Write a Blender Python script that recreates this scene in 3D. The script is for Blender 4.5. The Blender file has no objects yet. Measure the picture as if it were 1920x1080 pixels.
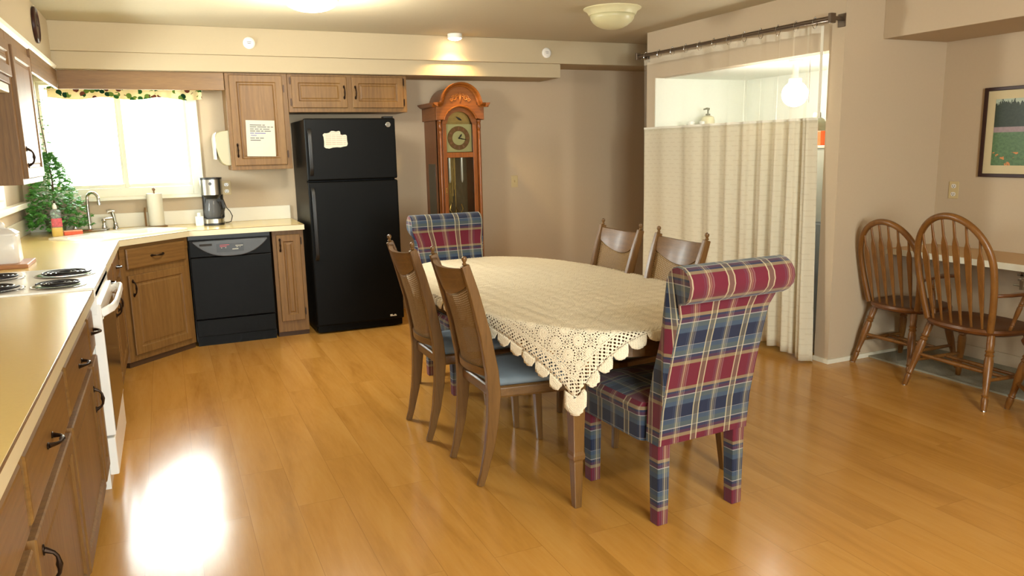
import bpy, bmesh, math, random
from mathutils import Vector, Matrix, Euler
random.seed(7)
PI = math.pi
sc = bpy.context.scene
COL = sc.collection

# ------------------------------------------------------------------ materials
def lin(c):
    c = c / 255.0
    return c / 12.92 if c <= 0.04045 else ((c + 0.055) / 1.055) ** 2.4
def rgb(r, g, b): return (lin(r), lin(g), lin(b), 1.0)
MATS = {}
class NT:
    def __init__(s, name):
        s.m = bpy.data.materials.new(name); s.m.use_nodes = True
        s.t = s.m.node_tree; s.t.nodes.clear()
        s.out = s.n('ShaderNodeOutputMaterial')
    def n(s, typ, **kw):
        nd = s.t.nodes.new(typ)
        for k, v in kw.items(): setattr(nd, k, v)
        return nd
    def l(s, a, b): s.t.links.new(a, b)
    def setin(s, sock, v):
        if hasattr(v, 'is_output'): s.l(v, sock)
        else: sock.default_value = v
    def math(s, op, a, b=None, c=None):
        nd = s.n('ShaderNodeMath', operation=op)
        s.setin(nd.inputs[0], a)
        if b is not None: s.setin(nd.inputs[1], b)
        if c is not None: s.setin(nd.inputs[2], c)
        return nd.outputs[0]
    def mix(s, fac, a, b, blend='MIX'):
        nd = s.n('ShaderNodeMix', data_type='RGBA', blend_type=blend)
        s.setin(nd.inputs[0], fac); s.setin(nd.inputs[6], a); s.setin(nd.inputs[7], b)
        return nd.outputs[2]
    def ramp(s, fac, stops, interp='LINEAR'):
        nd = s.n('ShaderNodeValToRGB'); cr = nd.color_ramp; cr.interpolation = interp
        while len(cr.elements) < len(stops): cr.elements.new(0.5)
        for e, (p, c) in zip(cr.elements, stops): e.position = p; e.color = c
        s.setin(nd.inputs[0], fac)
        return nd.outputs[0]
    def noise(s, vec, scale, detail=3, rough=0.5, dist=0.0):
        nd = s.n('ShaderNodeTexNoise'); s.setin(nd.inputs['Vector'], vec)
        nd.inputs['Scale'].default_value = scale; nd.inputs['Detail'].default_value = detail
        nd.inputs['Roughness'].default_value = rough; nd.inputs['Distortion'].default_value = dist
        return nd.outputs[0]
    def obj(s): return s.n('ShaderNodeTexCoord').outputs['Object']
    def uv(s): return s.n('ShaderNodeTexCoord').outputs['UV']
    def mapping(s, vec, scale=(1, 1, 1), rot=(0, 0, 0), loc=(0, 0, 0)):
        nd = s.n('ShaderNodeMapping'); s.l(vec, nd.inputs[0])
        nd.inputs['Scale'].default_value = scale; nd.inputs['Rotation'].default_value = rot
        nd.inputs['Location'].default_value = loc
        return nd.outputs[0]
    def sep(s, vec):
        nd = s.n('ShaderNodeSeparateXYZ'); s.l(vec, nd.inputs[0]); return nd.outputs
    def comb(s, x, y, z=0.0):
        nd = s.n('ShaderNodeCombineXYZ')
        for i, v in enumerate((x, y, z)): s.setin(nd.inputs[i], v)
        return nd.outputs[0]
    def bump(s, h, strength=0.2, dist=0.01):
        nd = s.n('ShaderNodeBump'); nd.inputs['Strength'].default_value = strength
        nd.inputs['Distance'].default_value = dist; s.l(h, nd.inputs['Height'])
        return nd.outputs[0]
    def bsdf(s, color, rough=0.5, metal=0.0, normal=None, spec=0.5, coat=0.0, trans=0.0, alpha=None, sheen=0.0, ior=1.45):
        nd = s.n('ShaderNodeBsdfPrincipled')
        s.setin(nd.inputs['Base Color'], color); s.setin(nd.inputs['Roughness'], rough)
        s.setin(nd.inputs['Metallic'], metal); s.setin(nd.inputs['Specular IOR Level'], spec)
        nd.inputs['Coat Weight'].default_value = coat; nd.inputs['Coat Roughness'].default_value = 0.15
        nd.inputs['Transmission Weight'].default_value = trans; nd.inputs['Sheen Weight'].default_value = sheen
        nd.inputs['IOR'].default_value = ior
        if alpha is not None: s.setin(nd.inputs['Alpha'], alpha)
        if normal is not None: s.l(normal, nd.inputs['Normal'])
        s.l(nd.outputs[0], s.out.inputs[0])
        return nd

def plain(name, color, rough=0.5, metal=0.0, spec=0.5, coat=0.0, noise=0.06, scale=30.0, bump=0.0, sheen=0.0):
    if name in MATS: return MATS[name]
    t = NT(name); o = t.obj()
    f = t.noise(o, scale, 3)
    dark = tuple(c * (1 - noise) for c in color[:3]) + (1,)
    lite = tuple(min(1, c * (1 + noise)) for c in color[:3]) + (1,)
    c = t.mix(f, dark, lite)
    nm = t.bump(f, bump, 0.004) if bump else None
    t.bsdf(c, rough, metal, nm, spec, coat, sheen=sheen)
    MATS[name] = t.m
    return t.m

def wood(name, dark, mid, light, axis='z', rough=0.4, scale=1.0, coat=0.0, bump=0.08, stretch=14.0):
    """grain runs along the given object axis"""
    if name in MATS: return MATS[name]
    t = NT(name); o = t.obj()
    s = {'x': (1 / stretch, 1, 1), 'y': (1, 1 / stretch, 1), 'z': (1, 1, 1 / stretch)}[axis]
    v = t.mapping(o, tuple(k * scale for k in s))
    warp = t.noise(v, 6.0, 2)
    wv = t.n('ShaderNodeTexWave', wave_type='RINGS', rings_direction={'x': 'X', 'y': 'Y', 'z': 'Z'}[axis])
    t.l(v, wv.inputs['Vector']); wv.inputs['Scale'].default_value = 9.0
    wv.inputs['Distortion'].default_value = 11.0; wv.inputs['Detail'].default_value = 2.5
    wv.inputs['Detail Scale'].default_value = 1.2
    fine = t.noise(v, 160.0, 2, 0.6)
    big = t.noise(v, 3.5, 3)
    f = t.math('ADD', t.math('MULTIPLY', wv.outputs[1], 0.10), t.math('ADD', t.math('MULTIPLY', fine, 0.38), t.math('MULTIPLY', big, 0.55)))
    c = t.ramp(f, [(0.22, dark), (0.5, mid), (0.85, light)])
    t.bsdf(c, rough, 0, t.bump(fine, bump, 0.002), 0.5, coat)
    MATS[name] = t.m
    return t.m

def emis(name, color, strength):
    t = NT(name); e = t.n('ShaderNodeEmission'); e.inputs[0].default_value = color; e.inputs[1].default_value = strength
    t.l(e.outputs[0], t.out.inputs[0]); MATS[name] = t.m
    return t.m

M_WALL = plain('wall_paint', rgb(192, 174, 148), 0.75, noise=0.025, scale=60, bump=0.08, spec=0.2)
M_CEIL = plain('ceiling_paint', rgb(188, 178, 152), 0.85, noise=0.03, scale=45, bump=0.25, spec=0.15)
M_SOFF = plain('soffit_paint', rgb(182, 167, 138), 0.75, noise=0.02, scale=60, bump=0.08, spec=0.2)
M_LAUN = plain('laundry_paint', rgb(236, 238, 226), 0.8, noise=0.02, scale=40)
M_TRIMW = plain('white_trim', rgb(228, 224, 204), 0.4, noise=0.02)
M_OAK = wood('oak_vertical', rgb(82, 56, 26), rgb(118, 84, 42), rgb(142, 107, 58), 'z', 0.5, 1.0)
M_OAKH = wood('oak_horizontal', rgb(82, 56, 26), rgb(118, 84, 42), rgb(142, 107, 58), 'x', 0.42, 1.0)
M_OAKY = wood('oak_lengthwise', rgb(82, 56, 26), rgb(118, 84, 42), rgb(142, 107, 58), 'y', 0.42, 1.0)
M_TOE = plain('toe_kick_brown', rgb(70, 46, 24), 0.6)
M_WALNUT = wood('cane_chair_wood', rgb(74, 50, 24), rgb(104, 73, 37), rgb(126, 91, 50), 'z', 0.38, 1.2, coat=0.08)
M_WALNUTX = wood('cane_chair_wood_crosswise', rgb(74, 50, 24), rgb(104, 73, 37), rgb(126, 91, 50), 'x', 0.38, 1.2, coat=0.08)
M_WIND = wood('golden_oak_z', rgb(82, 50, 18), rgb(114, 73, 29), rgb(138, 94, 43), 'z', 0.38, 1.3, coat=0.1)
M_WINDD = wood('golden_oak_seat', rgb(66, 36, 14), rgb(94, 54, 22), rgb(116, 70, 32), 'y', 0.34, 1.3, coat=0.15)
M_CLK = wood('cherry_oak_clock', rgb(92, 48, 14), rgb(132, 74, 24), rgb(156, 96, 38), 'z', 0.35, 1.2, coat=0.2)
M_CLKX = wood('cherry_oak_clock_crosswise', rgb(92, 48, 14), rgb(132, 74, 24), rgb(156, 96, 38), 'x', 0.35, 1.2, coat=0.2)
M_BRONZE = plain('dark_bronze', rgb(52, 38, 28), 0.35, 0.8, noise=0.15)
M_BRASS = plain('aged_brass', rgb(168, 132, 66), 0.32, 0.9, noise=0.1)
M_CHROME = plain('chrome', rgb(205, 205, 205), 0.14, 1.0, noise=0.02)
M_STEEL = plain('brushed_steel', rgb(176, 172, 160), 0.28, 1.0, noise=0.05, scale=80)
M_NICKEL = plain('rod_nickel', rgb(120, 108, 96), 0.3, 0.9, noise=0.05)
M_BLACK = plain('black_enamel', rgb(10, 10, 9), 0.4, noise=0.1, scale=300, bump=0.06, spec=0.12)
M_BLACKP = plain('black_plastic', rgb(26, 25, 25), 0.4, noise=0.08)
M_DGREY = plain('charcoal_panel', rgb(74, 76, 78), 0.4, noise=0.05)
M_RUBBER = plain('rubber_black', rgb(18, 17, 16), 0.7)
M_WHITE = plain('white_enamel', rgb(240, 240, 236), 0.22, noise=0.01)
M_WHITEP = plain('white_plastic', rgb(232, 230, 220), 0.4, noise=0.02)
M_CERAM = plain('white_ceramic', rgb(226, 222, 214), 0.2, noise=0.03)
M_SINK = plain('sink_porcelain', rgb(236, 234, 224), 0.18, noise=0.01)
M_PAPER = plain('paper_white', rgb(204, 199, 180), 0.8, noise=0.03)
M_INK = plain('ink_grey', rgb(92, 86, 92), 0.8)
M_INKB = plain('ink_blue', rgb(96, 96, 160), 0.8)
M_INKR = plain('ink_red', rgb(196, 92, 98), 0.8)
M_IVORY = plain('ivory_plate', rgb(200, 180, 134), 0.45, noise=0.02)
M_BEIGEP = plain('dispenser_beige', rgb(158, 147, 106), 0.3, noise=0.03)
M_SLOT = plain('dark_slot', rgb(40, 34, 28), 0.7)
M_CARPET = plain('grey_carpet', rgb(156, 154, 138), 0.95, noise=0.35, scale=220, bump=0.8, spec=0.1)
M_BLUE = plain('slate_blue_cushion', rgb(128, 141, 150), 0.9, noise=0.14, scale=14, bump=0.15, sheen=0.2, spec=0.15)
M_DESK = plain('desk_laminate', rgb(196, 160, 112), 0.4, noise=0.05, scale=40)
M_DARKW = plain('dark_frame_wood', rgb(48, 20, 16), 0.35, noise=0.15)
M_MATB = plain('picture_mat', rgb(206, 190, 150), 0.8, noise=0.02)
M_TABLEW = wood('table_wood', rgb(74, 50, 24), rgb(104, 73, 37), rgb(126, 91, 50), 'z', 0.33, 1.2, coat=0.2)
M_TABLEX = wood('table_wood_crosswise', rgb(74, 50, 24), rgb(104, 73, 37), rgb(126, 91, 50), 'x', 0.33, 1.2, coat=0.2)
M_PAD = plain('table_pad', rgb(204, 182, 138), 0.85, noise=0.04)
M_COIL = plain('burner_coil_iron', rgb(36, 34, 38), 0.45, 0.4)
M_ORANGE = plain('orange_card', rgb(226, 86, 30), 0.5)
M_SPONGE = plain('coral_sponge', rgb(236, 112, 84), 0.9, noise=0.15, scale=90, bump=0.5)
M_SPONGEY = plain('pale_sponge_top', rgb(240, 176, 150), 0.95, noise=0.15, scale=90, bump=0.5)
M_GREEN = plain('ivy_green', rgb(84, 146, 62), 0.5, noise=0.5, scale=18)
M_STEMB = plain('twig_brown', rgb(84, 66, 48), 0.8)
M_TERRA = plain('pot_grey_green', rgb(96, 104, 78), 0.8)
M_WASH = plain('washer_white', rgb(214, 222, 226), 0.3, noise=0.02)
M_WASHB = plain('washer_blue_grey', rgb(172, 186, 206), 0.4, noise=0.02)
M_GREYB = plain('grey_green_bottle', rgb(112, 112, 88), 0.5)
M_CREAMB = plain('cream_bottle', rgb(222, 214, 176), 0.35)

# counter laminate: pale cream, semi-gloss
M_CNT = plain('counter_laminate', rgb(234, 208, 138), 0.24, noise=0.03, scale=90, coat=0.3)
M_CNTE = plain('counter_edge_band', rgb(214, 202, 168), 0.4, noise=0.03)
M_CNTL = plain('counter_seam_brown', rgb(120, 88, 52), 0.6)
M_SPLASH = plain('backsplash_laminate', rgb(222, 216, 196), 0.35, noise=0.02)

def make_floor():
    t = NT('laminate_planks'); o = t.obj(); x, y, z = t.sep(o)
    v = t.comb(y, x)
    def brick(c1, c2, mortar):
        b = t.n('ShaderNodeTexBrick'); b.offset = 0.37; b.offset_frequency = 2; b.squash = 1.0
        t.l(v, b.inputs['Vector']); b.inputs['Color1'].default_value = c1; b.inputs['Color2'].default_value = c2
        b.inputs['Mortar'].default_value = mortar; b.inputs['Scale'].default_value = 1.0
        b.inputs['Mortar Size'].default_value = 0.0012; b.inputs['Mortar Smooth'].default_value = 0.2
        b.inputs['Bias'].default_value = 0.0
        b.inputs['Brick Width'].default_value = 1.2; b.inputs['Row Height'].default_value = 0.195
        return b
    b = brick((0, 0, 0, 1), (1, 1, 1, 1), (0.5, 0.5, 0.5, 1))
    rnd = b.outputs[0]; seam = b.outputs[1]
    gv = t.n('ShaderNodeVectorMath', operation='ADD'); t.l(t.mapping(o, (1, 0.11, 1)), gv.inputs[0])
    t.l(t.comb(0.0, t.math('MULTIPLY', rnd, 7.3), t.math('MULTIPLY', rnd, 3.1)), gv.inputs[1])
    big = t.noise(gv.outputs[0], 7.0, 4, 0.55, 0.7)
    fine = t.noise(gv.outputs[0], 60.0, 3, 0.6, 0.3)
    f = t.math('ADD', t.math('MULTIPLY', big, 0.75), t.math('MULTIPLY', fine, 0.25))
    c = t.ramp(f, [(0.25, rgb(164, 116, 50)), (0.5, rgb(186, 136, 64)), (0.8, rgb(198, 152, 82))])
    c = t.mix(t.math('MULTIPLY', rnd, 0.08), c, rgb(168, 104, 42))
    c = t.mix(t.math('MULTIPLY', seam, 0.35), c, rgb(104, 60, 22))
    # each plank lies at its own tiny tilt
    g = t.n('ShaderNodeNewGeometry')
    r2 = t.n('ShaderNodeTexWhiteNoise', noise_dimensions='1D'); t.l(rnd, r2.inputs['W'])
    off = t.n('ShaderNodeVectorMath', operation='MULTIPLY_ADD'); t.l(r2.outputs['Color'], off.inputs[0])
    off.inputs[1].default_value = (0.012, 0.012, 0); t.l(g.outputs['Normal'], off.inputs[2])
    nrm = t.n('ShaderNodeVectorMath', operation='NORMALIZE'); t.l(off.outputs[0], nrm.inputs[0])
    bp = t.n('ShaderNodeBump'); bp.inputs['Strength'].default_value = 0.008; bp.inputs['Distance'].default_value = 0.002
    t.l(fine, bp.inputs['Height']); t.l(nrm.outputs[0], bp.inputs['Normal'])
    t.bsdf(c, t.math('ADD', 0.16, t.math('MULTIPLY', fine, 0.06)), 0, bp.outputs[0], 0.5)
    return t.m
M_FLOOR = make_floor()

def make_plaid():
    t = NT('tartan_plaid_upholstery'); uv = t.uv(); u, v, _ = t.sep(uv)
    P = 0.31
    fv = t.math('FRACT', t.math('DIVIDE', v, P))
    BUR = rgb(98, 19, 36); TAN = rgb(126, 106, 78); NAV = rgb(40, 43, 68); WHT = rgb(150, 146, 142)
    TEA = rgb(56, 71, 90); DK = rgb(25, 32, 56); PUR = rgb(70, 38, 58); GRN = rgb(70, 80, 82)
    st = [(0.0, BUR), (0.30, TAN), (0.345, PUR), (0.385, NAV), (0.425, WHT), (0.437, GRN), (0.50, TEA), (0.545, TEA),
          (0.56, WHT), (0.565, DK), (0.735, TEA), (0.80, GRN), (0.86, WHT), (0.872, PUR), (0.915, NAV), (0.945, TAN), (0.985, BUR)]
    wef = t.ramp(fv, st, 'CONSTANT')
    fu = t.math('FRACT', t.math('DIVIDE', t.math('ADD', u, 0.081 + 1.92), 0.192))
    # warp: colour and how strongly it shows
    OLV = rgb(102, 96, 80); CRM = rgb(182, 172, 140); BLU = rgb(78, 92, 112)
    wc = t.ramp(fu, [(0.0, CRM), (0.03, OLV), (0.15, CRM), (0.18, BLU), (0.5, CRM), (0.62, rgb(180, 176, 170)), (0.68, BLU), (0.9, BLU)], 'CONSTANT')
    k = lambda a: (a, a, a, 1)
    wf = t.ramp(fu, [(0.0, k(0.7)), (0.03, k(0.5)), (0.15, k(0.7)), (0.18, k(0.05)), (0.44, k(0.3)), (0.455, k(0.06)), (0.485, k(0.5)), (0.5, k(0.12)),
                     (0.54, k(0.55)), (0.565, k(0.12)), (0.60, k(0.35)), (0.612, k(0.06)), (0.65, k(0.22)), (0.665, k(0.04))], 'CONSTANT')
    c = t.mix(wf, wef, wc)
    tw = t.math('SINE', t.math('MULTIPLY', t.math('ADD', u, v), 1400.0))
    c = t.mix(t.math('MULTIPLY', t.math('ADD', tw, 1.0), 0.06), c, (0.01, 0.01, 0.02, 1))
    t.bsdf(c, 0.85, 0, t.bump(tw, 0.15, 0.001), 0.2, sheen=0.15)
    return t.m
M_PLAID = make_plaid()

def make_cane():
    t = NT('woven_cane'); u, v, _ = t.sep(t.uv())
    def dots(a, b, s, r):
        fa = t.math('SUBTRACT', t.math('FRACT', t.math('MULTIPLY', a, s)), 0.5)
        fb = t.math('SUBTRACT', t.math('FRACT', t.math('MULTIPLY', b, s)), 0.5)
        d = t.math('ADD', t.math('POWER', fa, 2.0), t.math('POWER', fb, 2.0))
        return t.math('LESS_THAN', d, r * r)
    h = dots(u, v, 95.0, 0.30)
    h2 = dots(t.math('ADD', u, 0.5 / 95.0), t.math('ADD', v, 0.5 / 95.0), 95.0, 0.16)
    hole = t.math('MAXIMUM', h, h2)
    nz = t.noise(t.obj(), 120.0, 2)
    c = t.mix(nz, rgb(120, 92, 54), rgb(160, 128, 82))
    t.bsdf(c, 0.5, 0, None, 0.3, alpha=t.math('SUBTRACT', 1.0, hole))
    return t.m
M_CANE = make_cane()

CLOTH_HW, CLOTH_HL = 0.612, 1.164
def make_lace():
    t = NT('crochet_lace'); u, v, _ = t.sep(t.uv())
    au = t.math('ABSOLUTE', u); av = t.math('ABSOLUTE', v)
    e = t.math('MINIMUM', t.math('SUBTRACT', CLOTH_HW, au), t.math('SUBTRACT', CLOTH_HL, av))
    def cell(a, s, off=0.0):
        return t.math('SUBTRACT', t.math('FRACT', t.math('MULTIPLY', t.math('ADD', a, off), s)), 0.5)
    def rad(a, b): return t.math('SQRT', t.math('ADD', t.math('MULTIPLY', a, a), t.math('MULTIPLY', b, b)))
    def rng(x, a, b): return t.math('MULTIPLY', t.math('GREATER_THAN', x, a), t.math('LESS_THAN', x, b))
    # border band: three rows of open squares, laid diagonally
    p = t.math('ADD', u, v); q = t.math('SUBTRACT', u, v)
    s = 1.0 / 0.0205
    r1 = rad(cell(p, s), cell(q, s))
    band = t.math('MULTIPLY', rng(e, 0.004, 0.048), t.math('LESS_THAN', r1, 0.31))
    # thin dotted lines either side of the band
    s2 = 1.0 / 0.0065
    r2 = rad(cell(u, s2), cell(v, s2))
    fine = t.math('LESS_THAN', r2, 0.24)
    lines = t.math('MULTIPLY', t.math('MAXIMUM', rng(e, 0.050, 0.057), rng(e, -0.005, 0.002)), fine)
    # medallions
    S = 1.0 / 0.076
    cu = cell(u, S); cv = cell(v, S)
    r = rad(cu, cv)
    ang = t.math('ARCTAN2', cu, cv)
    spoke = t.math('GREATER_THAN', t.math('SINE', t.math('MULTIPLY', ang, 18.0)), 0.1)
    ring = t.math('MULTIPLY', rng(r, 0.385, 0.46), spoke)
    spoke2 = t.math('GREATER_THAN', t.math('SINE', t.math('MULTIPLY', ang, 26.0)), 0.45)
    ring2 = t.math('MULTIPLY', rng(r, 0.29, 0.32), spoke2)
    outer = t.math('MULTIPLY', t.math('GREATER_THAN', r, 0.49), fine)
    s3 = 1.0 / 0.019
    blob = t.math('MULTIPLY', t.math('GREATER_THAN', r, 0.56), t.math('LESS_THAN', rad(cell(u, s3), cell(v, s3)), 0.3))
    eye = t.math('LESS_THAN', r, 0.03)
    med = t.math('MAXIMUM', t.math('MAXIMUM', ring, ring2), t.math('MAXIMUM', outer, t.math('MAXIMUM', blob, eye)))
    med = t.math('MULTIPLY', med, t.math('GREATER_THAN', e, 0.062))
    # scallops: radiating pin holes
    pin = t.math('MULTIPLY', t.math('LESS_THAN', e, -0.008), t.math('LESS_THAN', r2, 0.13))
    hole = t.math('MAXIMUM', t.math('MAXIMUM', band, lines), t.math('MAXIMUM', med, pin))
    nz = t.noise(t.obj(), 260.0, 2)
    c = t.mix(nz, rgb(228, 214, 184), rgb(244, 234, 210))
    h = t.math('ADD', t.math('MULTIPLY', t.math('SINE', t.math('MULTIPLY', r, 60.0)), 0.1), nz)
    t.bsdf(c, 0.85, 0, t.bump(h, 0.7, 0.006), 0.15, alpha=t.math('SUBTRACT', 1.0, hole))
    return t.m
M_LACE = make_lace()

def make_curtain():
    t = NT('curtain_cream_cloth'); u, v, _ = t.sep(t.uv())
    row = t.math('FLOOR', t.math('MULTIPLY', v, 28.0))
    a = t.math('FRACT', t.math('ADD', t.math('MULTIPLY', u, 9.0), t.math('MULTIPLY', row, 0.37)))
    fb = t.math('FRACT', t.math('MULTIPLY', v, 28.0))
    dash = t.math('MULTIPLY', t.math('LESS_THAN', a, 0.62), t.math('LESS_THAN', fb, 0.22))
    nz = t.noise(t.obj(), 200, 2)
    c = t.mix(t.math('MULTIPLY', dash, 0.18), t.mix(nz, rgb(216, 208, 184), rgb(226, 218, 196)), rgb(180, 162, 128))
    d = t.n('ShaderNodeBsdfDiffuse'); t.l(c, d.inputs[0])
    tr = t.n('ShaderNodeBsdfTranslucent'); t.l(c, tr.inputs[0])
    mx = t.n('ShaderNodeMixShader'); mx.inputs[0].default_value = 0.15
    t.l(d.outputs[0], mx.inputs[1]); t.l(tr.outputs[0], mx.inputs[2]); t.l(mx.outputs[0], t.out.inputs[0])
    return t.m
M_CURT = make_curtain()
def make_net(name, color, open_):
    t = NT(name); u, v, _ = t.sep(t.uv())
    s = 190.0
    fa = t.math('FRACT', t.math('ADD', t.math('MULTIPLY', u, s), t.math('MULTIPLY', t.math('FLOOR', t.math('MULTIPLY', v, s)), 0.5)))
    fb = t.math('FRACT', t.math('MULTIPLY', v, s))
    w = open_
    hole = t.math('MULTIPLY', t.math('LESS_THAN', fa, w), t.math('LESS_THAN', fb, w))
    t.bsdf(color, 0.7, 0, None, 0.2, alpha=t.math('SUBTRACT', 1.0, hole))
    return t.m
M_NET = make_net('curtain_net', rgb(226, 220, 200), 0.93)

def make_glass():
    t = NT('window_glass'); tr = t.n('ShaderNodeBsdfTransparent'); tr.inputs[0].default_value = (0.97, 0.98, 0.97, 1)
    g = t.n('ShaderNodeBsdfGlossy'); g.inputs['Roughness'].default_value = 0.02
    mx = t.n('ShaderNodeMixShader'); f = t.n('ShaderNodeFresnel'); f.inputs[0].default_value = 1.35
    t.l(f.outputs[0], mx.inputs[0]); t.l(tr.outputs[0], mx.inputs[1]); t.l(g.outputs[0], mx.inputs[2]); t.l(mx.outputs[0], t.out.inputs[0])
    return t.m
M_GLASS = make_glass()
def make_tint(name, color, gloss=0.08, see=0.8):
    t = NT(name); tr = t.n('ShaderNodeBsdfTransparent'); tr.inputs[0].default_value = color
    b = t.n('ShaderNodeBsdfPrincipled'); b.inputs['Base Color'].default_value = color; b.inputs['Roughness'].default_value = gloss
    mx = t.n('ShaderNodeMixShader'); mx.inputs[0].default_value = see
    t.l(b.outputs[0], mx.inputs[1]); t.l(tr.outputs[0], mx.inputs[2]); t.l(mx.outputs[0], t.out.inputs[0])
    return t.m
M_CLEAR = make_tint('clear_plastic', (0.86, 0.9, 0.9, 1), 0.08, 0.85)
M_SMOKE = make_tint('smoky_glass', (0.3, 0.3, 0.3, 1), 0.05, 0.7)
M_CGLASS = make_tint('clock_glass', (0.8, 0.78, 0.72, 1), 0.03, 0.86)
M_SOAP = make_tint('yellow_soap', (1.0, 0.6, 0.01, 1), 0.2, 0.02)

def make_valance():
    t = NT('ivy_print_valance'); u, v, _ = t.sep(t.uv())
    vec = t.comb(u, v)
    vo = t.n('ShaderNodeTexVoronoi'); t.l(vec, vo.inputs['Vector']); vo.inputs['Scale'].default_value = 21.0
    n = t.noise(vec, 11.0, 2)
    leaf = t.math('MULTIPLY', t.math('LESS_THAN', vo.outputs['Distance'], 0.5), t.math('GREATER_THAN', n, 0.44))
    sepc = t.sep(vo.outputs['Color'])
    lc = t.ramp(sepc[0], [(0.0, rgb(40, 84, 40)), (0.35, rgb(96, 120, 50)), (0.6, rgb(104, 56, 40)), (0.8, rgb(30, 62, 38))], 'CONSTANT')
    c = t.mix(leaf, rgb(232, 214, 160), lc)
    d = t.n('ShaderNodeBsdfDiffuse'); t.l(c, d.inputs[0])
    tr = t.n('ShaderNodeBsdfTranslucent'); t.l(c, tr.inputs[0])
    mx = t.n('ShaderNodeMixShader'); mx.inputs[0].default_value = 0.035
    t.l(d.outputs[0], mx.inputs[1]); t.l(tr.outputs[0], mx.inputs[2]); t.l(mx.outputs[0], t.out.inputs[0])
    return t.m
M_VAL = make_valance()
def make_picture():
    t = NT('meadow_print'); u, v, _ = t.sep(t.uv())          # u along width 0-1, v up 0-1
    n1 = t.noise(t.comb(t.math('MULTIPLY', u, 14.0), t.math('MULTIPLY', v, 2.2)), 1.0, 4, 0.65)
    n2 = t.noise(t.comb(u, v), 26.0, 4, 0.6)
    n3 = t.noise(t.comb(u, v), 7.0, 3, 0.6)
    grass = t.mix(n2, rgb(36, 66, 40), rgb(112, 146, 96))
    flower = t.math('MULTIPLY', t.math('GREATER_THAN', n3, 0.56), t.math('LESS_THAN', v, 0.2))
    grass = t.mix(flower, grass, rgb(206, 132, 72))
    tree = t.math('LESS_THAN', t.math('ADD', v, t.math('MULTIPLY', n1, -0.55)), 0.68)
    sky = rgb(168, 180, 160)
    up = t.mix(tree, sky, t.mix(n2, rgb(22, 34, 24), rgb(58, 70, 52)))
    mist = t.mix(t.math('LESS_THAN', v, 0.58), up, t.mix(n2, rgb(120, 108, 112), rgb(176, 150, 150)))
    c = t.mix(t.math('LESS_THAN', v, 0.5), mist, grass)
    t.bsdf(c, 0.25, 0, None, 0.4)
    return t.m
M_PICT = make_picture()
M_GLOBE_ON = emis('lit_globe_glass', (1.0, 0.86, 0.58, 1), 14.0)
M_GLOBE_OFF = plain('unlit_globe_glass', rgb(196, 190, 150), 0.35, noise=0.06, scale=14)
M_CANLIT = emis('can_lamp_face', (1.0, 0.75, 0.5, 1), 30.0)
M_BULB = emis('bulb_white', (1.0, 0.97, 0.9, 1), 22.0)

# ------------------------------------------------------------------ mesh helpers
def nb(): return bmesh.new()
def box(bm, x0, x1, y0, y1, z0, z1):
    vs = [bm.verts.new((x, y, z)) for z in (z0, z1) for x, y in ((x0, y0), (x1, y0), (x1, y1), (x0, y1))]
    for f in ((3, 2, 1, 0), (4, 5, 6, 7), (0, 1, 5, 4), (1, 2, 6, 5), (2, 3, 7, 6), (3, 0, 4, 7)):
        bm.faces.new([vs[i] for i in f])
    return bm
def B(*a): return box(nb(), *a)
def ring_loft(bm, rings, closed=True, caps=True):
    R = [[bm.verts.new(p) for p in r] for r in rings]
    n = len(R[0])
    for a, b in zip(R, R[1:]):
        for i in range(n if closed else n - 1):
            j = (i + 1) % n
            bm.faces.new((a[i], a[j], b[j], b[i]))
    if caps and closed:
        bm.faces.new(list(reversed(R[0]))); bm.faces.new(R[-1])
    return R
def lathe(bm, prof, c=(0, 0, 0), seg=24, axis='z'):
    rings = []
    for r, z in prof:
        ring = []
        for i in range(seg):
            a = 2 * PI * i / seg
            p = (r * math.cos(a), r * math.sin(a), z)
            if axis == 'y': p = (p[0], z, -p[1])
            if axis == 'x': p = (z, p[0], p[1])
            ring.append((c[0] + p[0], c[1] + p[1], c[2] + p[2]))
        rings.append(ring)
    ring_loft(bm, rings)
    return bm
def frames(pts):
    pts = [Vector(p) for p in pts]; T = []
    for i in range(len(pts)):
        a = pts[max(0, i - 1)]; b = pts[min(len(pts) - 1, i + 1)]
        T.append((b - a).normalized())
    n = T[0].orthogonal().normalized(); N = []
    for t in T:
        n = (n - t * n.dot(t))
        n = n.normalized() if n.length > 1e-6 else t.orthogonal().normalized()
        N.append(n.copy())
    return pts, T, N
def tube(bm, pts, r, seg=10):
    pts, T, N = frames(pts)
    rs = r if isinstance(r, (list, tuple)) else [r] * len(pts)
    rings = []
    for p, t, n, q in zip(pts, T, N, rs):
        b = t.cross(n)
        rings.append([p + (n * math.cos(2 * PI * i / seg) + b * math.sin(2 * PI * i / seg)) * q for i in range(seg)])
    ring_loft(bm, rings)
    return bm
def sweep(bm, pts, sizes, side=(1, 0, 0)):
    """rectangular section; sizes = (width along side, depth) per point"""
    pts, T, N = frames(pts); s0 = Vector(side)
    if not isinstance(sizes, list): sizes = [sizes] * len(pts)
    rings = []
    for p, t, (w, d) in zip(pts, T, sizes):
        s = (s0 - t * s0.dot(t)).normalized(); q = t.cross(s)
        rings.append([p + s * (w / 2 * a) + q * (d / 2 * b) for a, b in ((-1, -1), (1, -1), (1, 1), (-1, 1))])
    ring_loft(bm, rings)
    return bm
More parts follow.
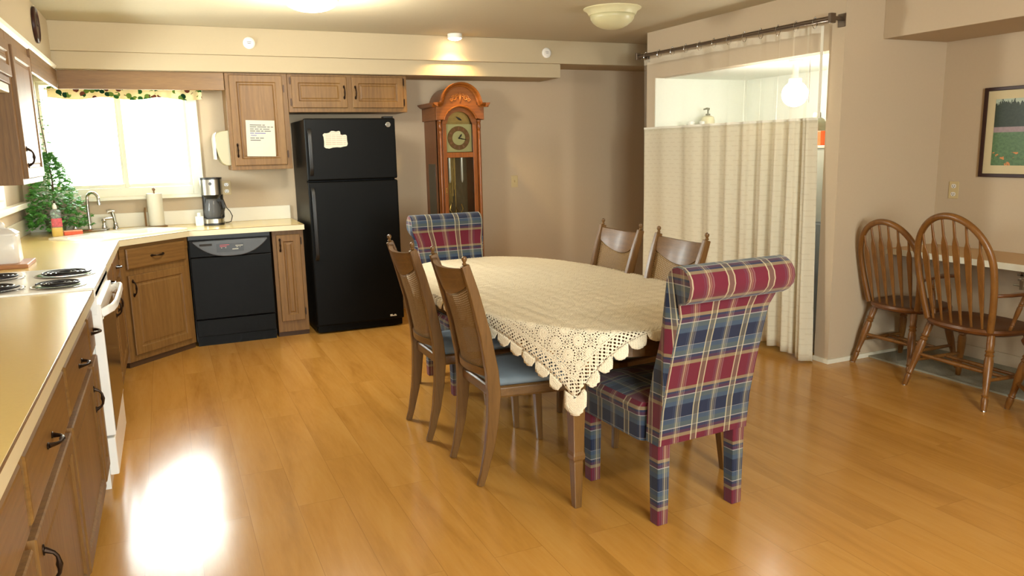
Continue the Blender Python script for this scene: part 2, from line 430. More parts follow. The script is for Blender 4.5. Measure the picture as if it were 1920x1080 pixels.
def prism(bm, poly, axis, a, b):
    """extrude a 2D polygon along axis from a to b. axis x: poly=(y,z); y: (x,z); z: (x,y)"""
    def P(p, k):
        return {'x': (k, p[0], p[1]), 'y': (p[0], k, p[1]), 'z': (p[0], p[1], k)}[axis]
    A = [bm.verts.new(P(p, a)) for p in poly]; Bv = [bm.verts.new(P(p, b)) for p in poly]
    n = len(poly)
    for i in range(n):
        j = (i + 1) % n
        bm.faces.new((A[i], A[j], Bv[j], Bv[i]))
    bm.faces.new(list(reversed(A))); bm.faces.new(Bv)
    return bm
def grid(bm, nu, nv, fn, uvfn=None):
    lay = bm.loops.layers.uv.verify() if uvfn else None
    V = [[bm.verts.new(fn(i / nu, j / nv)) for j in range(nv + 1)] for i in range(nu + 1)]
    for i in range(nu):
        for j in range(nv):
            f = bm.faces.new((V[i][j], V[i + 1][j], V[i + 1][j + 1], V[i][j + 1]))
            if lay:
                for lp, (a, b) in zip(f.loops, ((i, j), (i + 1, j), (i + 1, j + 1), (i, j + 1))):
                    lp[lay].uv = uvfn(a / nu, b / nv)
    return bm
def box_uv(bm, su=1.0):
    """UV in metres from the dominant face direction (u along x or y, v along z or y)"""
    lay = bm.loops.layers.uv.verify(); bm.normal_update()
    for f in bm.faces:
        n = f.normal; ax = max(range(3), key=lambda k: abs(n[k]))
        for lp in f.loops:
            c = lp.vert.co
            lp[lay].uv = {0: (c.y, c.z), 1: (c.x, c.z), 2: (c.x, c.y)}[ax]
def sphere(bm, c, r, sx=1, sy=1, sz=1, u=16, v=10):
    m = Matrix.Translation(c) @ Matrix.Diagonal((r * sx, r * sy, r * sz, 1))
    bmesh.ops.create_uvsphere(bm, u_segments=u, v_segments=v, radius=1, matrix=m)
    return bm
def arc(cx, cy, r, a0, a1, n):
    return [(cx + r * math.cos(math.radians(a0 + (a1 - a0) * i / n)), cy + r * math.sin(math.radians(a0 + (a1 - a0) * i / n))) for i in range(n + 1)]
def rrect(x0, x1, y0, y1, r, n=4):
    p = []
    for cx, cy, a in ((x1 - r, y0 + r, -90), (x1 - r, y1 - r, 0), (x0 + r, y1 - r, 90), (x0 + r, y0 + r, 180)):
        p += arc(cx, cy, r, a, a + 90, n)
    return p

def obj(name, bm, m, parent=None, smooth=False, bevel=0.0, seg=2, sub=0, solid=0.0, loc=None, weld=False):
    if weld: bmesh.ops.remove_doubles(bm, verts=bm.verts, dist=1e-5)
    bmesh.ops.recalc_face_normals(bm, faces=bm.faces) if not solid else None
    me = bpy.data.meshes.new(name); bm.to_mesh(me); bm.free()
    o = bpy.data.objects.new(name, me); COL.objects.link(o)
    for x in (m if isinstance(m, (list, tuple)) else [m]): me.materials.append(x)
    if smooth:
        me.shade_smooth()
        if smooth != 'all':
            me.set_sharp_from_angle(angle=math.radians(38))
    if parent: o.parent = parent
    if loc: o.location = loc
    if solid:
        md = o.modifiers.new('thickness', 'SOLIDIFY'); md.thickness = solid; md.offset = 0
    if bevel:
        md = o.modifiers.new('bevel', 'BEVEL'); md.width = bevel; md.segments = seg; md.limit_method = 'ANGLE'; md.angle_limit = math.radians(40)
    if sub:
        md = o.modifiers.new('subd', 'SUBSURF'); md.levels = sub; md.render_levels = sub
    return o
def tag(o, label, cat, group=None, kind=None):
    o['label'] = label; o['category'] = cat
    if group: o['group'] = group
    if kind: o['kind'] = kind
    return o
def thing(name, label, cat, loc=(0, 0, 0), rot=0.0, group=None):
    o = bpy.data.objects.new(name, None); COL.objects.link(o); o.empty_display_size = 0.1
    o.location = loc; o.rotation_euler = (0, 0, math.radians(rot))
    return tag(o, label, cat, group)
def struct(name, bm, m, parent=None, **kw):
    o = obj(name, bm, m, parent, **kw)
    if parent is None: o['kind'] = 'structure'
    return o
def dup(root, loc, rot, label, group=None):
    r = root.copy(); COL.objects.link(r); r.location = loc; r.rotation_euler = (0, 0, math.radians(rot)); r['label'] = label
    if group: r['group'] = group
    for ch in list(root.children):
        c = ch.copy(); COL.objects.link(c); c.parent = r
        for g in list(ch.children):
            d = g.copy(); COL.objects.link(d); d.parent = c
    return r

# ------------------------------------------------------------------ room shell
XL, YB, ZC = -1.0, 6.97, 2.44
XR = 3.964           # curtain wall plane
XA = 4.90            # alcove back wall
YRET = 3.70          # return wall at the end of the alcove
YF = -2.2            # wall behind the camera
def wall_x(bm, x0, x1, y0, y1, z0, z1, holes):
    """wall slab thick in x, with rectangular holes (ya, yb, za, zb)"""
    ys = sorted({y0, y1, *[h[0] for h in holes], *[h[1] for h in holes]})
    for a, b in zip(ys, ys[1:]):
        hs = sorted([h for h in holes if h[0] <= a and h[1] >= b], key=lambda h: h[2]); z = z0
        for h in hs:
            if h[2] > z: box(bm, x0, x1, a, b, z, h[2])
            z = h[3]
        if z < z1: box(bm, x0, x1, a, b, z, z1)
    return bm
def wall_y(bm, y0, y1, x0, x1, z0, z1, holes):
    xs = sorted({x0, x1, *[h[0] for h in holes], *[h[1] for h in holes]})
    for a, b in zip(xs, xs[1:]):
        hs = sorted([h for h in holes if h[0] <= a and h[1] >= b], key=lambda h: h[2]); z = z0
        for h in hs:
            if h[2] > z: box(bm, a, b, y0, y1, z, h[2])
            z = h[3]
        if z < z1: box(bm, a, b, y0, y1, z, z1)
    return bm
struct('floor', B(XL - 0.3, 6.6, YF - 0.2, 8.1, -0.06, 0.0), M_FLOOR)
struct('ceiling', B(XL - 0.3, 6.6, YF - 0.2, 8.1, ZC, ZC + 0.08), M_CEIL)
W1 = (-0.84, 0.225, 1.225, 2.06)          # back window hole
struct('wall_back', wall_y(nb(), YB, YB + 0.15, XL - 0.2, 6.6, 0, ZC, [W1]), M_WALL)
W2 = (5.40, 6.10, 1.19, 2.02)             # left window hole
struct('wall_left', wall_x(nb(), XL - 0.15, XL, YF, YB, 0, ZC, [W2]), M_WALL)
OPEN = (3.82, 5.755, -0.01, 2.048)         # laundry opening
struct('wall_right', wall_x(nb(), XR, XR + 0.10, YRET + 0.0, 5.875, 0, ZC, [OPEN]), M_WALL)
struct('wall_return', B(XR + 0.10, XA + 0.1, YRET, YRET + 0.1, 0, ZC), M_WALL)
struct('wall_alcove', B(XA, XA + 0.1, YF, YRET, 0, ZC), M_WALL)
W3 = (-0.4, 1.6, 0.95, 2.05)  # hole for the added fill window behind the camera
struct('wall_front', wall_y(nb(), YF - 0.15, YF, XL - 0.15, XA + 0.1, 0, ZC, [W3]), M_WALL)
# laundry room behind the opening
struct('wall_laundry_back', B(XR + 0.004, 5.05, 5.745, 5.86, 0, ZC), M_LAUN)
struct('wall_hall_side', B(XR + 0.10, 6.55, 5.862, 5.93, 0, ZC), M_WALL)
struct('wall_hall_end', B(6.5, 6.6, 5.93, YB, 0, ZC), M_WALL)
struct('wall_laundry_side', B(4.97, 5.05, YRET + 0.1, 5.755, 0, ZC), M_LAUN)
struct('ceiling_laundry', B(XR + 0.10, 4.97, YRET + 0.1, 5.755, 2.045, 2.09), M_LAUN)
# soffits and header
struct('trim_1', B(XL, 6.5, 6.50, YB, 2.235, ZC), M_SOFF, bevel=0.003)
struct('trim_2', B(XL, 3.45, 6.53, YB, 2.112, 2.235), M_SOFF, bevel=0.003)
struct('trim_3', B(XL, -0.652, YF, 6.50, 2.125, ZC), M_SOFF, bevel=0.003)
struct('trim_4', B(4.30, XA, YF, YRET, 2.115, ZC), M_WALL, bevel=0.003)
# crown strip along the left soffit
struct('trim_5', prism(nb(), [(-0.652, 2.10), (-0.632, 2.112), (-0.625, 2.128), (-0.652, 2.134)], 'y', 1.0, 6.50), M_TRIMW)
# baseboards
struct('baseboard_return', B(XR + 0.0, XA, YRET - 0.012, YRET, 0, 0.03), M_TRIMW)
struct('baseboard_right', B(XR - 0.012, XR, YRET - 0.012, 3.82, 0, 0.03), M_TRIMW)
struct('baseboard_back', B(1.9, 6.4, YB - 0.012, YB, 0, 0.07), M_WALL)
struct('baseboard_alcove', B(XA - 0.012, XA, YF, YRET - 0.012, 0.011, 0.09), M_WALL)
cp = struct('floor_carpet', B(4.33, XA, YF, YRET - 0.012, 0.0, 0.011), M_CARPET)

# back window
wn = struct('window_1', wall_y(nb(), YB - 0.02, YB + 0.10, W1[0] - 0.075, W1[1] + 0.075, W1[2] - 0.07, W1[3] + 0.06, [(W1[0] + 0.008, W1[1] - 0.008, W1[2] + 0.008, W1[3] - 0.008)]), M_TRIMW, bevel=0.004)
struct('sash', wall_y(nb(), YB + 0.03, YB + 0.06, W1[0], -0.26, W1[2], W1[3], [(W1[0] + 0.03, -0.29, W1[2] + 0.035, W1[3] - 0.03)]), M_TRIMW, wn, bevel=0.003)
struct('sash', wall_y(nb(), YB + 0.065, YB + 0.09, -0.31, W1[1], W1[2], W1[3], [(-0.275, W1[1] - 0.03, W1[2] + 0.035, W1[3] - 0.03)]), M_TRIMW, wn, bevel=0.003)
struct('glass_pane', B(W1[0] + 0.03, -0.29, YB + 0.043, YB + 0.047, W1[2] + 0.035, W1[3] - 0.03), M_GLASS, wn)
struct('glass_pane', B(-0.275, W1[1] - 0.03, YB + 0.076, YB + 0.080, W1[2] + 0.035, W1[3] - 0.03), M_GLASS, wn)
struct('window_sill', B(W1[0] - 0.09, W1[1] + 0.09, YB - 0.055, YB + 0.02, W1[2] - 0.09, W1[2] - 0.06), M_TRIMW, wn, bevel=0.006)
# left window
w2 = struct('window_2', wall_x(nb(), XL - 0.10, XL + 0.012, W2[0] - 0.05, W2[1] + 0.05, W2[2] - 0.05, W2[3] + 0.05, [(W2[0] + 0.008, W2[1] - 0.008, W2[2] + 0.008, W2[3] - 0.008)]), M_TRIMW, bevel=0.004)
struct('sash', wall_x(nb(), XL - 0.07, XL - 0.04, W2[0], W2[1], W2[2], W2[3], [(W2[0] + 0.03, W2[1] - 0.03, W2[2] + 0.03, W2[3] - 0.03)]), M_TRIMW, w2)
struct('glass_pane', B(XL - 0.057, XL - 0.053, W2[0] + 0.03, W2[1] - 0.03, W2[2] + 0.03, W2[3] - 0.03), M_GLASS, w2)
struct('window_sill', B(XL + 0.0, XL + 0.06, 5.30, YB - 0.06, 1.12, 1.16), M_TRIMW, w2, bevel=0.005)
# unseen window added behind the camera to brighten the front of the room
w3 = struct('rear_fill_window', wall_y(nb(), YF - 0.12, YF + 0.015, W3[0] - 0.06, W3[1] + 0.06, W3[2] - 0.06, W3[3] + 0.06, [(W3[0] + 0.008, W3[1] - 0.008, W3[2] + 0.008, W3[3] - 0.008)]), M_TRIMW)
struct('glass_pane', B(W3[0], W3[1], YF - 0.06, YF - 0.055, W3[2], W3[3]), M_GLASS, w3)

# outside: ground and a pale neighbour house seen blown out through the window
tag(obj('yard_ground', B(-14, 14, 7.3, 30, -0.5, -0.4), plain('pale_concrete', rgb(200, 196, 184), 0.9)), 'pale ground outside the kitchen window', 'ground')['kind'] = 'structure'
hs = thing('neighbor_house', 'pale house with sloping roof seen outside the kitchen window', 'house', (-1.6, 14.0, -0.4))
obj('wall', prism(nb(), [(-3.2, 0), (3.2, 0), (3.2, 2.6), (0, 4.4), (-3.2, 2.6)], 'y', 0, 3.0), plain('pale_siding', rgb(232, 228, 214), 0.8), hs)
sweepbm = nb(); sweep(sweepbm, [(-3.5, -0.15, 2.45), (0, -0.15, 4.45), (3.5, -0.15, 2.45)], (0.5, 0.16), (0, 1, 0))
obj('roof_edge', sweepbm, plain('roof_edge_tan', rgb(206, 190, 140), 0.8), hs)

# ------------------------------------------------------------------ cabinets
def door_bm(x0, x1, z0, z1, y=-0.0, t=0.019, fr=0.052, raised=True):
    """framed door, front towards -y, back face at y"""
    bm = nb(); f = y - t
    rings = []
    def R(i, yy): return [(x0 + i, yy, z0 + i), (x1 - i, yy, z0 + i), (x1 - i, yy, z1 - i), (x0 + i, yy, z1 - i)]
    rs = [R(0, y), R(0, f + 0.004), R(0.004, f)]
    fr = min(fr, (x1 - x0) * 0.28, (z1 - z0) * 0.3)
    rs += [R(fr, f), R(fr + 0.007, f + 0.009)]
    if raised: rs += [R(fr + 0.018, f + 0.009), R(fr + 0.028, f + 0.005)]
    ring_loft(bm, rs)
    return bm
def slab_bm(x0, x1, z0, z1, y=0.0, t=0.019):
    bm = nb(); f = y - t
    def R(i, yy): return [(x0 + i, yy, z0 + i), (x1 - i, yy, z0 + i), (x1 - i, yy, z1 - i), (x0 + i, yy, z1 - i)]
    ring_loft(bm, [R(0, y), R(0, f + 0.006), R(0.006, f + 0.001), R(0.012, f)])
    return bm
def pull_bm(x, z, y, L=0.095, vertical=True):
    bm = nb(); n = 9
    pts = []; rad = []
    for i in range(n):
        u = i / (n - 1) * 2 - 1
        d = -0.026 * (1 - u ** 4) - 0.003
        pts.append((x, y + d, z + u * L / 2) if vertical else (x + u * L / 2, y + d, z))
        rad.append(0.0045 + 0.0035 * math.exp(-(u / 0.22) ** 2) + 0.003 * abs(u) ** 8)
    tube(bm, pts, rad, 8)
    for s in (-1, 1):
        c = (x, y - 0.002, z + s * L / 2) if vertical else (x + s * L / 2, y - 0.002, z)
        sphere(bm, c, 0.012, 0.75 if vertical else 1.2, 0.3, 1.2 if vertical else 0.75, 10, 6)
    return bm
def hinge_bm(x, z, y):
    return box(B(x - 0.006, x + 0.006, y - 0.008, y, z - 0.022, z + 0.022), x - 0.004, x + 0.004, y - 0.012, y - 0.008, z - 0.03, z + 0.03)
def cabinet(name, label, loc, rot, w, h, d, fronts, toe=0.0, toe_in=0.05, cat='cabinet', group=None, side_mat=None):
    """local frame: x along the front, y into the wall (front at y=0), z up. fronts: list of dicts"""
    c = thing(name, label, cat, loc, rot, group)
    bm = nb(); box(bm, 0, w, 0, d, toe, h)
    obj('carcass', bm, side_mat or M_OAK, c, bevel=0.002)
    if toe: obj('toe_kick', B(0.0, w, toe_in, d - 0.02, 0, toe), M_TOE, c)
    for f in fronts:
        x0, x1, z0, z1 = f['r']
        if f['k'] == 'door': o = obj('door', door_bm(x0, x1, z0, z1, 0.0), M_OAK, c)
        else: o = obj('drawer', slab_bm(x0, x1, z0, z1, 0.0), M_OAKH, c)
        if 'pull' in f:
            px, pz, ver = f['pull']
            hd = obj('handle', pull_bm(px, pz, -0.019, 0.085, ver), M_BRONZE, o, smooth=True); hd['label'] = 'dark bronze handle'
        for hx, hz in f.get('hinges', []):
            obj('hinge', hinge_bm(hx, hz, 0.0), M_BRONZE, o)
    return c
TOE, CH = 0.095, 0.874
# back run: narrow cabinet right of the dishwasher
FY = 6.345
cabinet('base_cabinet', 'narrow oak base cabinet between dishwasher and refrigerator', (0.74, FY, 0), 0, 0.245, CH, YB - FY - 0.02,
        [dict(k='door', r=(0.03, 0.215, 0.13, 0.835), pull=(0.055, 0.755, True), hinges=[(0.222, 0.78), (0.222, 0.2)])], toe=0.04, toe_in=0.02)
# diagonal sink cabinet
D0 = Vector((-0.335, 5.905)); D1 = Vector((0.112, 6.335))
dang = math.degrees(math.atan2(D1.y - D0.y, D1.x - D0.x)); dlen = (D1 - D0).length
c = thing('sink_cabinet', 'oak corner cabinet set diagonally under the sink', 'cabinet', (D0.x, D0.y, 0), dang)
ca, sa = math.cos(math.radians(-dang)), math.sin(math.radians(-dang))
def todiag(x, y):
    dx, dy = x - D0.x, y - D0.y
    return (dx * ca - dy * sa, dx * sa + dy * ca)
poly = [(0, 0), (dlen, 0), todiag(0.112, YB), todiag(XL, YB), todiag(XL, 5.905)]
obj('carcass', prism(nb(), poly, 'z', 0.04, 0.78), M_OAK, c, bevel=0.002)
obj('face_frame', B(0, dlen, -0.004, 0.02, 0.78, CH), M_OAKH, c)
obj('toe_kick', B(0.0, dlen, 0.012, 0.06, 0, 0.04), M_TOE, c)
o = obj('false_drawer', slab_bm(0.045, dlen - 0.04, 0.70, 0.845, -0.004), M_OAKH, c)
obj('handle', pull_bm(dlen * 0.5, 0.775, -0.023, 0.10, False), M_BRONZE, o, smooth=True)
o = obj('door', door_bm(0.045, dlen - 0.04, 0.085, 0.655), M_OAK, c)
obj('handle', pull_bm(0.075, 0.565, -0.019, 0.10, True), M_BRONZE, o, smooth=True)
# left run (faces +X): local x runs along +Y
FX = -0.355
def left_cab(name, label, y0, y1, fronts, **kw):
    return cabinet(name, label, (FX, y0, 0), 90, y1 - y0, CH, FX - XL - 0.025, fronts, toe=TOE, toe_in=0.05, **kw)
w = 5.90 - 4.50
left_cab('base_cabinet', 'oak base cabinet between the white range and the corner sink cabinet', 4.50, 5.90,
         [dict(k='drawer', r=(0.04, 0.66, 0.70, 0.845), pull=(0.35, 0.775, False)), dict(k='drawer', r=(0.72, 1.36, 0.70, 0.845), pull=(1.05, 0.775, False)),
          dict(k='door', r=(0.04, 0.66, 0.13, 0.665), pull=(0.6, 0.58, True)), dict(k='door', r=(0.72, 1.36, 0.13, 0.665), pull=(0.78, 0.58, True))])
left_cab('base_cabinet', 'slim oak base cabinet right beside the white range, one drawer over one door', 3.455, 3.705,
         [dict(k='drawer', r=(0.02, 0.235, 0.67, 0.835), pull=(0.145, 0.755, False)), dict(k='door', r=(0.02, 0.235, 0.13, 0.635))])
left_cab('base_cabinet', 'oak base cabinet second from the range, door handle high at its right edge', 2.665, 3.45,
         [dict(k='drawer', r=(0.02, 0.765, 0.67, 0.835), pull=(0.40, 0.75, False)), dict(k='door', r=(0.02, 0.765, 0.13, 0.635), pull=(0.72, 0.52, True))])
left_cab('base_cabinet', 'oak base cabinet third from the range, its drawer handle nearest in the photo', 1.875, 2.66,
         [dict(k='drawer', r=(0.02, 0.765, 0.67, 0.835), pull=(0.36, 0.75, False)), dict(k='door', r=(0.02, 0.765, 0.13, 0.635), pull=(0.075, 0.54, True))])
left_cab('base_cabinet', 'oak base cabinet cut by the lower left edge of the photo', 1.0, 1.87,
         [dict(k='drawer', r=(0.02, 0.85, 0.67, 0.835)), dict(k='door', r=(0.02, 0.85, 0.13, 0.635))])

# upper cabinets, back wall
UY = 6.60
cabinet('wall_cabinet', 'tall single-door oak wall cabinet left of the refrigerator with paper notice', (0.505, UY, 1.352), 0, 0.475, 0.758, YB - UY,
        [dict(k='door', r=(0.03, 0.435, 0.035, 0.742), pull=(0.055, 0.155, True), hinges=[(0.445, 0.64), (0.445, 0.12)])])
cabinet('wall_cabinet', 'short double-door oak wall cabinet above the refrigerator', (0.982, UY, 1.806), 0, 1.0, 0.304, YB - UY,
        [dict(k='door', r=(0.03, 0.48, 0.035, 0.288), pull=(0.455, 0.16, True), hinges=[(0.022, 0.25), (0.022, 0.08)]),
         dict(k='door', r=(0.525, 0.965, 0.035, 0.288), pull=(0.55, 0.16, True), hinges=[(0.973, 0.25), (0.973, 0.08)])])
# upper cabinets, left wall
def left_up(label, y0, y1, z0, fronts):
    return cabinet('wall_cabinet', label, (-0.655, y0, z0), 90, y1 - y0, 2.11 - z0, -0.655 - XL - 0.016, fronts)
left_up('tall oak wall cabinet on the left wall beside the corner window', 4.62, 5.34, 1.345,
        [dict(k='door', r=(0.06, 0.66, 0.03, 0.70), pull=(0.10, 0.14, True))])
left_up('short oak wall cabinet above the range, cut by the left edge of the photo', 3.70, 4.615, 1.845,
        [dict(k='door', r=(0.03, 0.44, 0.03, 0.20)), dict(k='door', r=(0.47, 0.88, 0.03, 0.20))])
# valance boards between the upper cabinets
tag(obj('valance_board', B(-0.64, 0.50, 6.60, 6.62, 1.975, 2.11), M_OAKH, bevel=0.003), 'oak valance board above the kitchen window', 'board')
tag(obj('valance_board', B(-0.66, -0.642, 5.345, 6.62, 1.973, 2.11), M_OAKY, bevel=0.003), 'oak valance board along the left wall between cabinet and corner', 'board')
# range hood bottom strip
hood = thing('range_hood', 'pale slim range hood under the short cabinet at left', 'range hood', (-0.66, 3.70, 1.80))
obj('shell', B(-0.33, 0.0, 0.02, 0.90, 0.0, 0.043), M_TRIMW, hood, bevel=0.006)
obj('filter', B(-0.28, -0.05, 0.12, 0.78, -0.006, 0.0), M_STEEL, hood)

# ------------------------------------------------------------------ countertops
ZT = 0.914
E0 = (-0.326, 5.87); E1 = (0.135, 6.302)
def ctop(bm, poly, z0=ZT - 0.038, z1=ZT): return prism(bm, poly, 'z', z0, z1)
ct = thing('countertop', 'cream laminate countertop holding the corner sink, running past the dishwasher', 'countertop', (0, 0, 0))
# sink cutout handled by building the slab from pieces round the bowl
SC = Vector(((E0[0] + E1[0]) / 2, (E0[1] + E1[1]) / 2))
tv = Vector((E1[0] - E0[0], E1[1] - E0[1])).normalized(); nv = Vector((-tv.y, tv.x))
def dg(t, n):
    p = SC + tv * t + nv * n
    return (p.x, p.y)
outer = [(-0.326, 4.487), E0, E1, (0.99, 6.302), (0.99, YB), (XL, YB), (XL, 4.487)]
hole = [dg(-0.375, 0.125), dg(0.385, 0.125), dg(0.385, 0.47), dg(-0.375, 0.47)]
def holed_slab(outer, hole, z0, z1):
    bm = nb()
    for z, flip in ((z1, False), (z0, True)):
        ov = [bm.verts.new((x, y, z)) for x, y in outer]; hv = [bm.verts.new((x, y, z)) for x, y in hole]
        es = [bm.edges.new((a, b)) for a, b in zip(ov, ov[1:] + ov[:1])] + [bm.edges.new((a, b)) for a, b in zip(hv, hv[1:] + hv[:1])]
        bmesh.ops.triangle_fill(bm, use_beauty=True, edges=es)
        if z == z1: to, th = ov, hv
        else: bo, bh = ov, hv
    for T, Bt in ((to, bo), (th, bh)):
        n = len(T)
        for i in range(n):
            j = (i + 1) % n
            bm.faces.new((T[i], T[j], Bt[j], Bt[i]))
    return bm
obj('worktop', holed_slab(outer, hole, ZT - 0.02, ZT), M_CNT, ct)
def edge_strip(pts, z0, z1, out, m, name, parent):
    bm = nb()
    pts3 = [Vector((x, y)) for x, y in pts]
    offs = []
    for i in range(len(pts3)):
        ns = []
        if i > 0: d = (pts3[i] - pts3[i - 1]).normalized(); ns.append(Vector((d.y, -d.x)))
        if i < len(pts3) - 1: d = (pts3[i + 1] - pts3[i]).normalized(); ns.append(Vector((d.y, -d.x)))
        n = sum(ns, Vector((0, 0))); n = n / n.length
        k = 1.0 / max(0.5, n.dot(ns[0]))
        offs.append(pts3[i] + n * out * k)
    rings = [[(a.x, a.y, z0), (b.x, b.y, z0), (b.x, b.y, z1), (a.x, a.y, z1)] for a, b in zip(pts3, offs)]
    ring_loft(bm, rings)
    return obj(name, bm, m, parent)
fe = [(-0.326, 4.487), E0, E1, (0.99, 6.302)]
edge_strip(fe, ZT - 0.042, ZT - 0.003, 0.004, M_CNTE, 'front_edge', ct)
edge_strip(fe, ZT - 0.003, ZT + 0.0004, 0.004, M_CNTL, 'edge_seam', ct)
bs = nb(); box(bs, XL, 0.985, YB - 0.018, YB, ZT, 1.03); box(bs, XL, XL + 0.018, 4.487, YB - 0.018, ZT, 1.03)
obj('backsplash', bs, M_SPLASH, ct, bevel=0.003)
ct2 = thing('countertop', 'cream laminate countertop in the left foreground beside the range', 'countertop', (0, 0, 0))
obj('worktop', B(XL, -0.326, 0.2, 3.712, ZT - 0.02, ZT), M_CNT, ct2, bevel=0.002)
edge_strip([(-0.326, 0.2), (-0.326, 3.712)], ZT - 0.042, ZT - 0.003, 0.004, M_CNTE, 'front_edge', ct2)
edge_strip([(-0.326, 0.2), (-0.326, 3.712)], ZT - 0.003, ZT + 0.0004, 0.004, M_CNTL, 'edge_seam', ct2)
obj('backsplash', B(XL, XL + 0.018, 0.2, 3.712, ZT, 1.03), M_SPLASH, ct2, bevel=0.003)

# ------------------------------------------------------------------ sink and taps
sk = thing('kitchen_sink', 'white double-bowl sink set across the counter corner', 'sink', (SC.x, SC.y, ZT), math.degrees(math.atan2(tv.y, tv.x)))
def loop3(pl, z): return [(x, y, z) for x, y in pl]
def bowl(x0, x1, y0, y1, dep):
    bm = nb()
    ring_loft(bm, [loop3(rrect(x0, x1, y0, y1, 0.05), 0.012), loop3(rrect(x0 + 0.006, x1 - 0.006, y0 + 0.006, y1 - 0.006, 0.05), 0.004),
                   loop3(rrect(x0 + 0.02, x1 - 0.02, y0 + 0.02, y1 - 0.02, 0.05), -dep + 0.02), loop3(rrect(x0 + 0.05, x1 - 0.05, y0 + 0.05, y1 - 0.05, 0.04), -dep)], caps=False)
    bm.faces.ensure_lookup_table()
    bot = [v for v in bm.verts if abs(v.co.z + dep) < 1e-6]
    bm.faces.new(sorted(bot, key=lambda v: math.atan2(v.co.y - (y0 + y1) / 2, v.co.x - (x0 + x1) / 2)))
    return bm
# rim plate with two openings
bm = nb()
o1 = rrect(-0.41, 0.42, 0.085, 0.60, 0.06); h1 = rrect(-0.37, -0.06, 0.135, 0.46, 0.05); h2 = rrect(-0.03, 0.38, 0.135, 0.46, 0.05)
ov = [bm.verts.new((x, y, 0.012)) for x, y in o1]; hv1 = [bm.verts.new((x, y, 0.012)) for x, y in h1]; hv2 = [bm.verts.new((x, y, 0.012)) for x, y in h2]
es = []
for L in (ov, hv1, hv2): es += [bm.edges.new((a, b)) for a, b in zip(L, L[1:] + L[:1])]
bmesh.ops.triangle_fill(bm, use_beauty=True, edges=es)
lo = [bm.verts.new((x * 1.008, (y - 0.34) * 1.01 + 0.34, 0.0005)) for x, y in o1]
for i in range(len(ov)):
    j = (i + 1) % len(ov); bm.faces.new((ov[i], ov[j], lo[j], lo[i]))
obj('rim', bm, M_SINK, sk, smooth=True)
obj('bowl', bowl(-0.37, -0.06, 0.135, 0.46, 0.15), M_SINK, sk, smooth=True)
obj('bowl', bowl(-0.03, 0.38, 0.135, 0.46, 0.18), M_SINK, sk, smooth=True)
fa = thing('faucet', 'chrome gooseneck kitchen faucet with two lever handles behind the sink', 'faucet', (-0.555, 6.735, ZT + 0.0), -6)
obj('base_plate', prism(nb(), rrect(-0.135, 0.135, -0.028, 0.028, 0.027), 'z', 0.0, 0.022), M_CHROME, fa, bevel=0.004, smooth=True)
pts = [(0, 0, 0.02), (0, 0, 0.10), (0, 0, 0.2), (0, -0.002, 0.245)]
for i in range(1, 9):
    a = PI * i / 8
    pts.append((0.0, -0.05 + 0.05 * math.cos(a), 0.245 + 0.055 * math.sin(a)))
pts.append((0, -0.103, 0.205))
rot = math.radians(-8)
pts = [(p[0] - p[1] * 0.88, p[1] * 0.48, p[2]) for p in pts]
obj('spout', tube(nb(), pts, [0.014, 0.013, 0.011] + [0.011] * (len(pts) - 4) + [0.012], 12), M_CHROME, fa, smooth=True)
for s in (-1, 1):
    hb = obj('handle', lathe(nb(), [(0.018, 0.02), (0.02, 0.03), (0.013, 0.05), (0.013, 0.075), (0.017, 0.08), (0.012, 0.095)], (s * 0.10, 0, 0), 14), M_CHROME, fa, smooth=True)
    obj('lever', tube(nb(), [(s * 0.09, 0, 0.088), (s * 0.13, -0.01, 0.095), (s * 0.165, -0.018, 0.096)], [0.008, 0.007, 0.008], 8), M_CHROME, hb, smooth=True)
sp = thing('sink_sprayer', 'chrome side sprayer to the right of the faucet', 'sprayer', (-0.385, 6.86, ZT))
obj('holder', lathe(nb(), [(0.022, 0), (0.022, 0.012), (0.016, 0.022), (0.016, 0.05)], seg=14), M_CHROME, sp, smooth=True)
obj('wand', tube(nb(), [(0, 0, 0.04), (-0.008, -0.004, 0.1), (-0.015, -0.008, 0.135)], [0.012, 0.013, 0.015], 10), M_CHROME, sp, smooth=True)
obj('spray_head', tube(nb(), [(0.0, -0.004, 0.14), (-0.03, -0.012, 0.145), (-0.05, -0.018, 0.138)], [0.014, 0.016, 0.015], 10), M_CHROME, sp, smooth=True)

# ------------------------------------------------------------------ small things on the counters
def at(name, label, cat, x, y, z=ZT, rot=0): return thing(name, label, cat, (x, y, z), rot)
# paper towel
t = at('paper_towel_holder', 'white paper towel roll on upright stand below the window', 'paper towels', -0.085, 6.83)
obj('base', lathe(nb(), [(0.078, 0), (0.078, 0.008), (0.07, 0.012)], seg=28), M_OAKH, t, smooth=True)
obj('paper_roll', lathe(nb(), [(0.018, 0.014), (0.058, 0.014), (0.058, 0.27), (0.018, 0.27)], seg=32), M_PAPER, t, smooth=True)
obj('rod', lathe(nb(), [(0.006, 0.012), (0.006, 0.29), (0.012, 0.295), (0.012, 0.31), (0.004, 0.316)], seg=12), M_OAK, t, smooth=True)
obj('side_arm', tube(nb(), [(-0.08, 0.0, 0.004), (-0.08, 0, 0.13), (-0.076, 0, 0.16)], 0.007, 8), M_OAK, t, smooth=True)
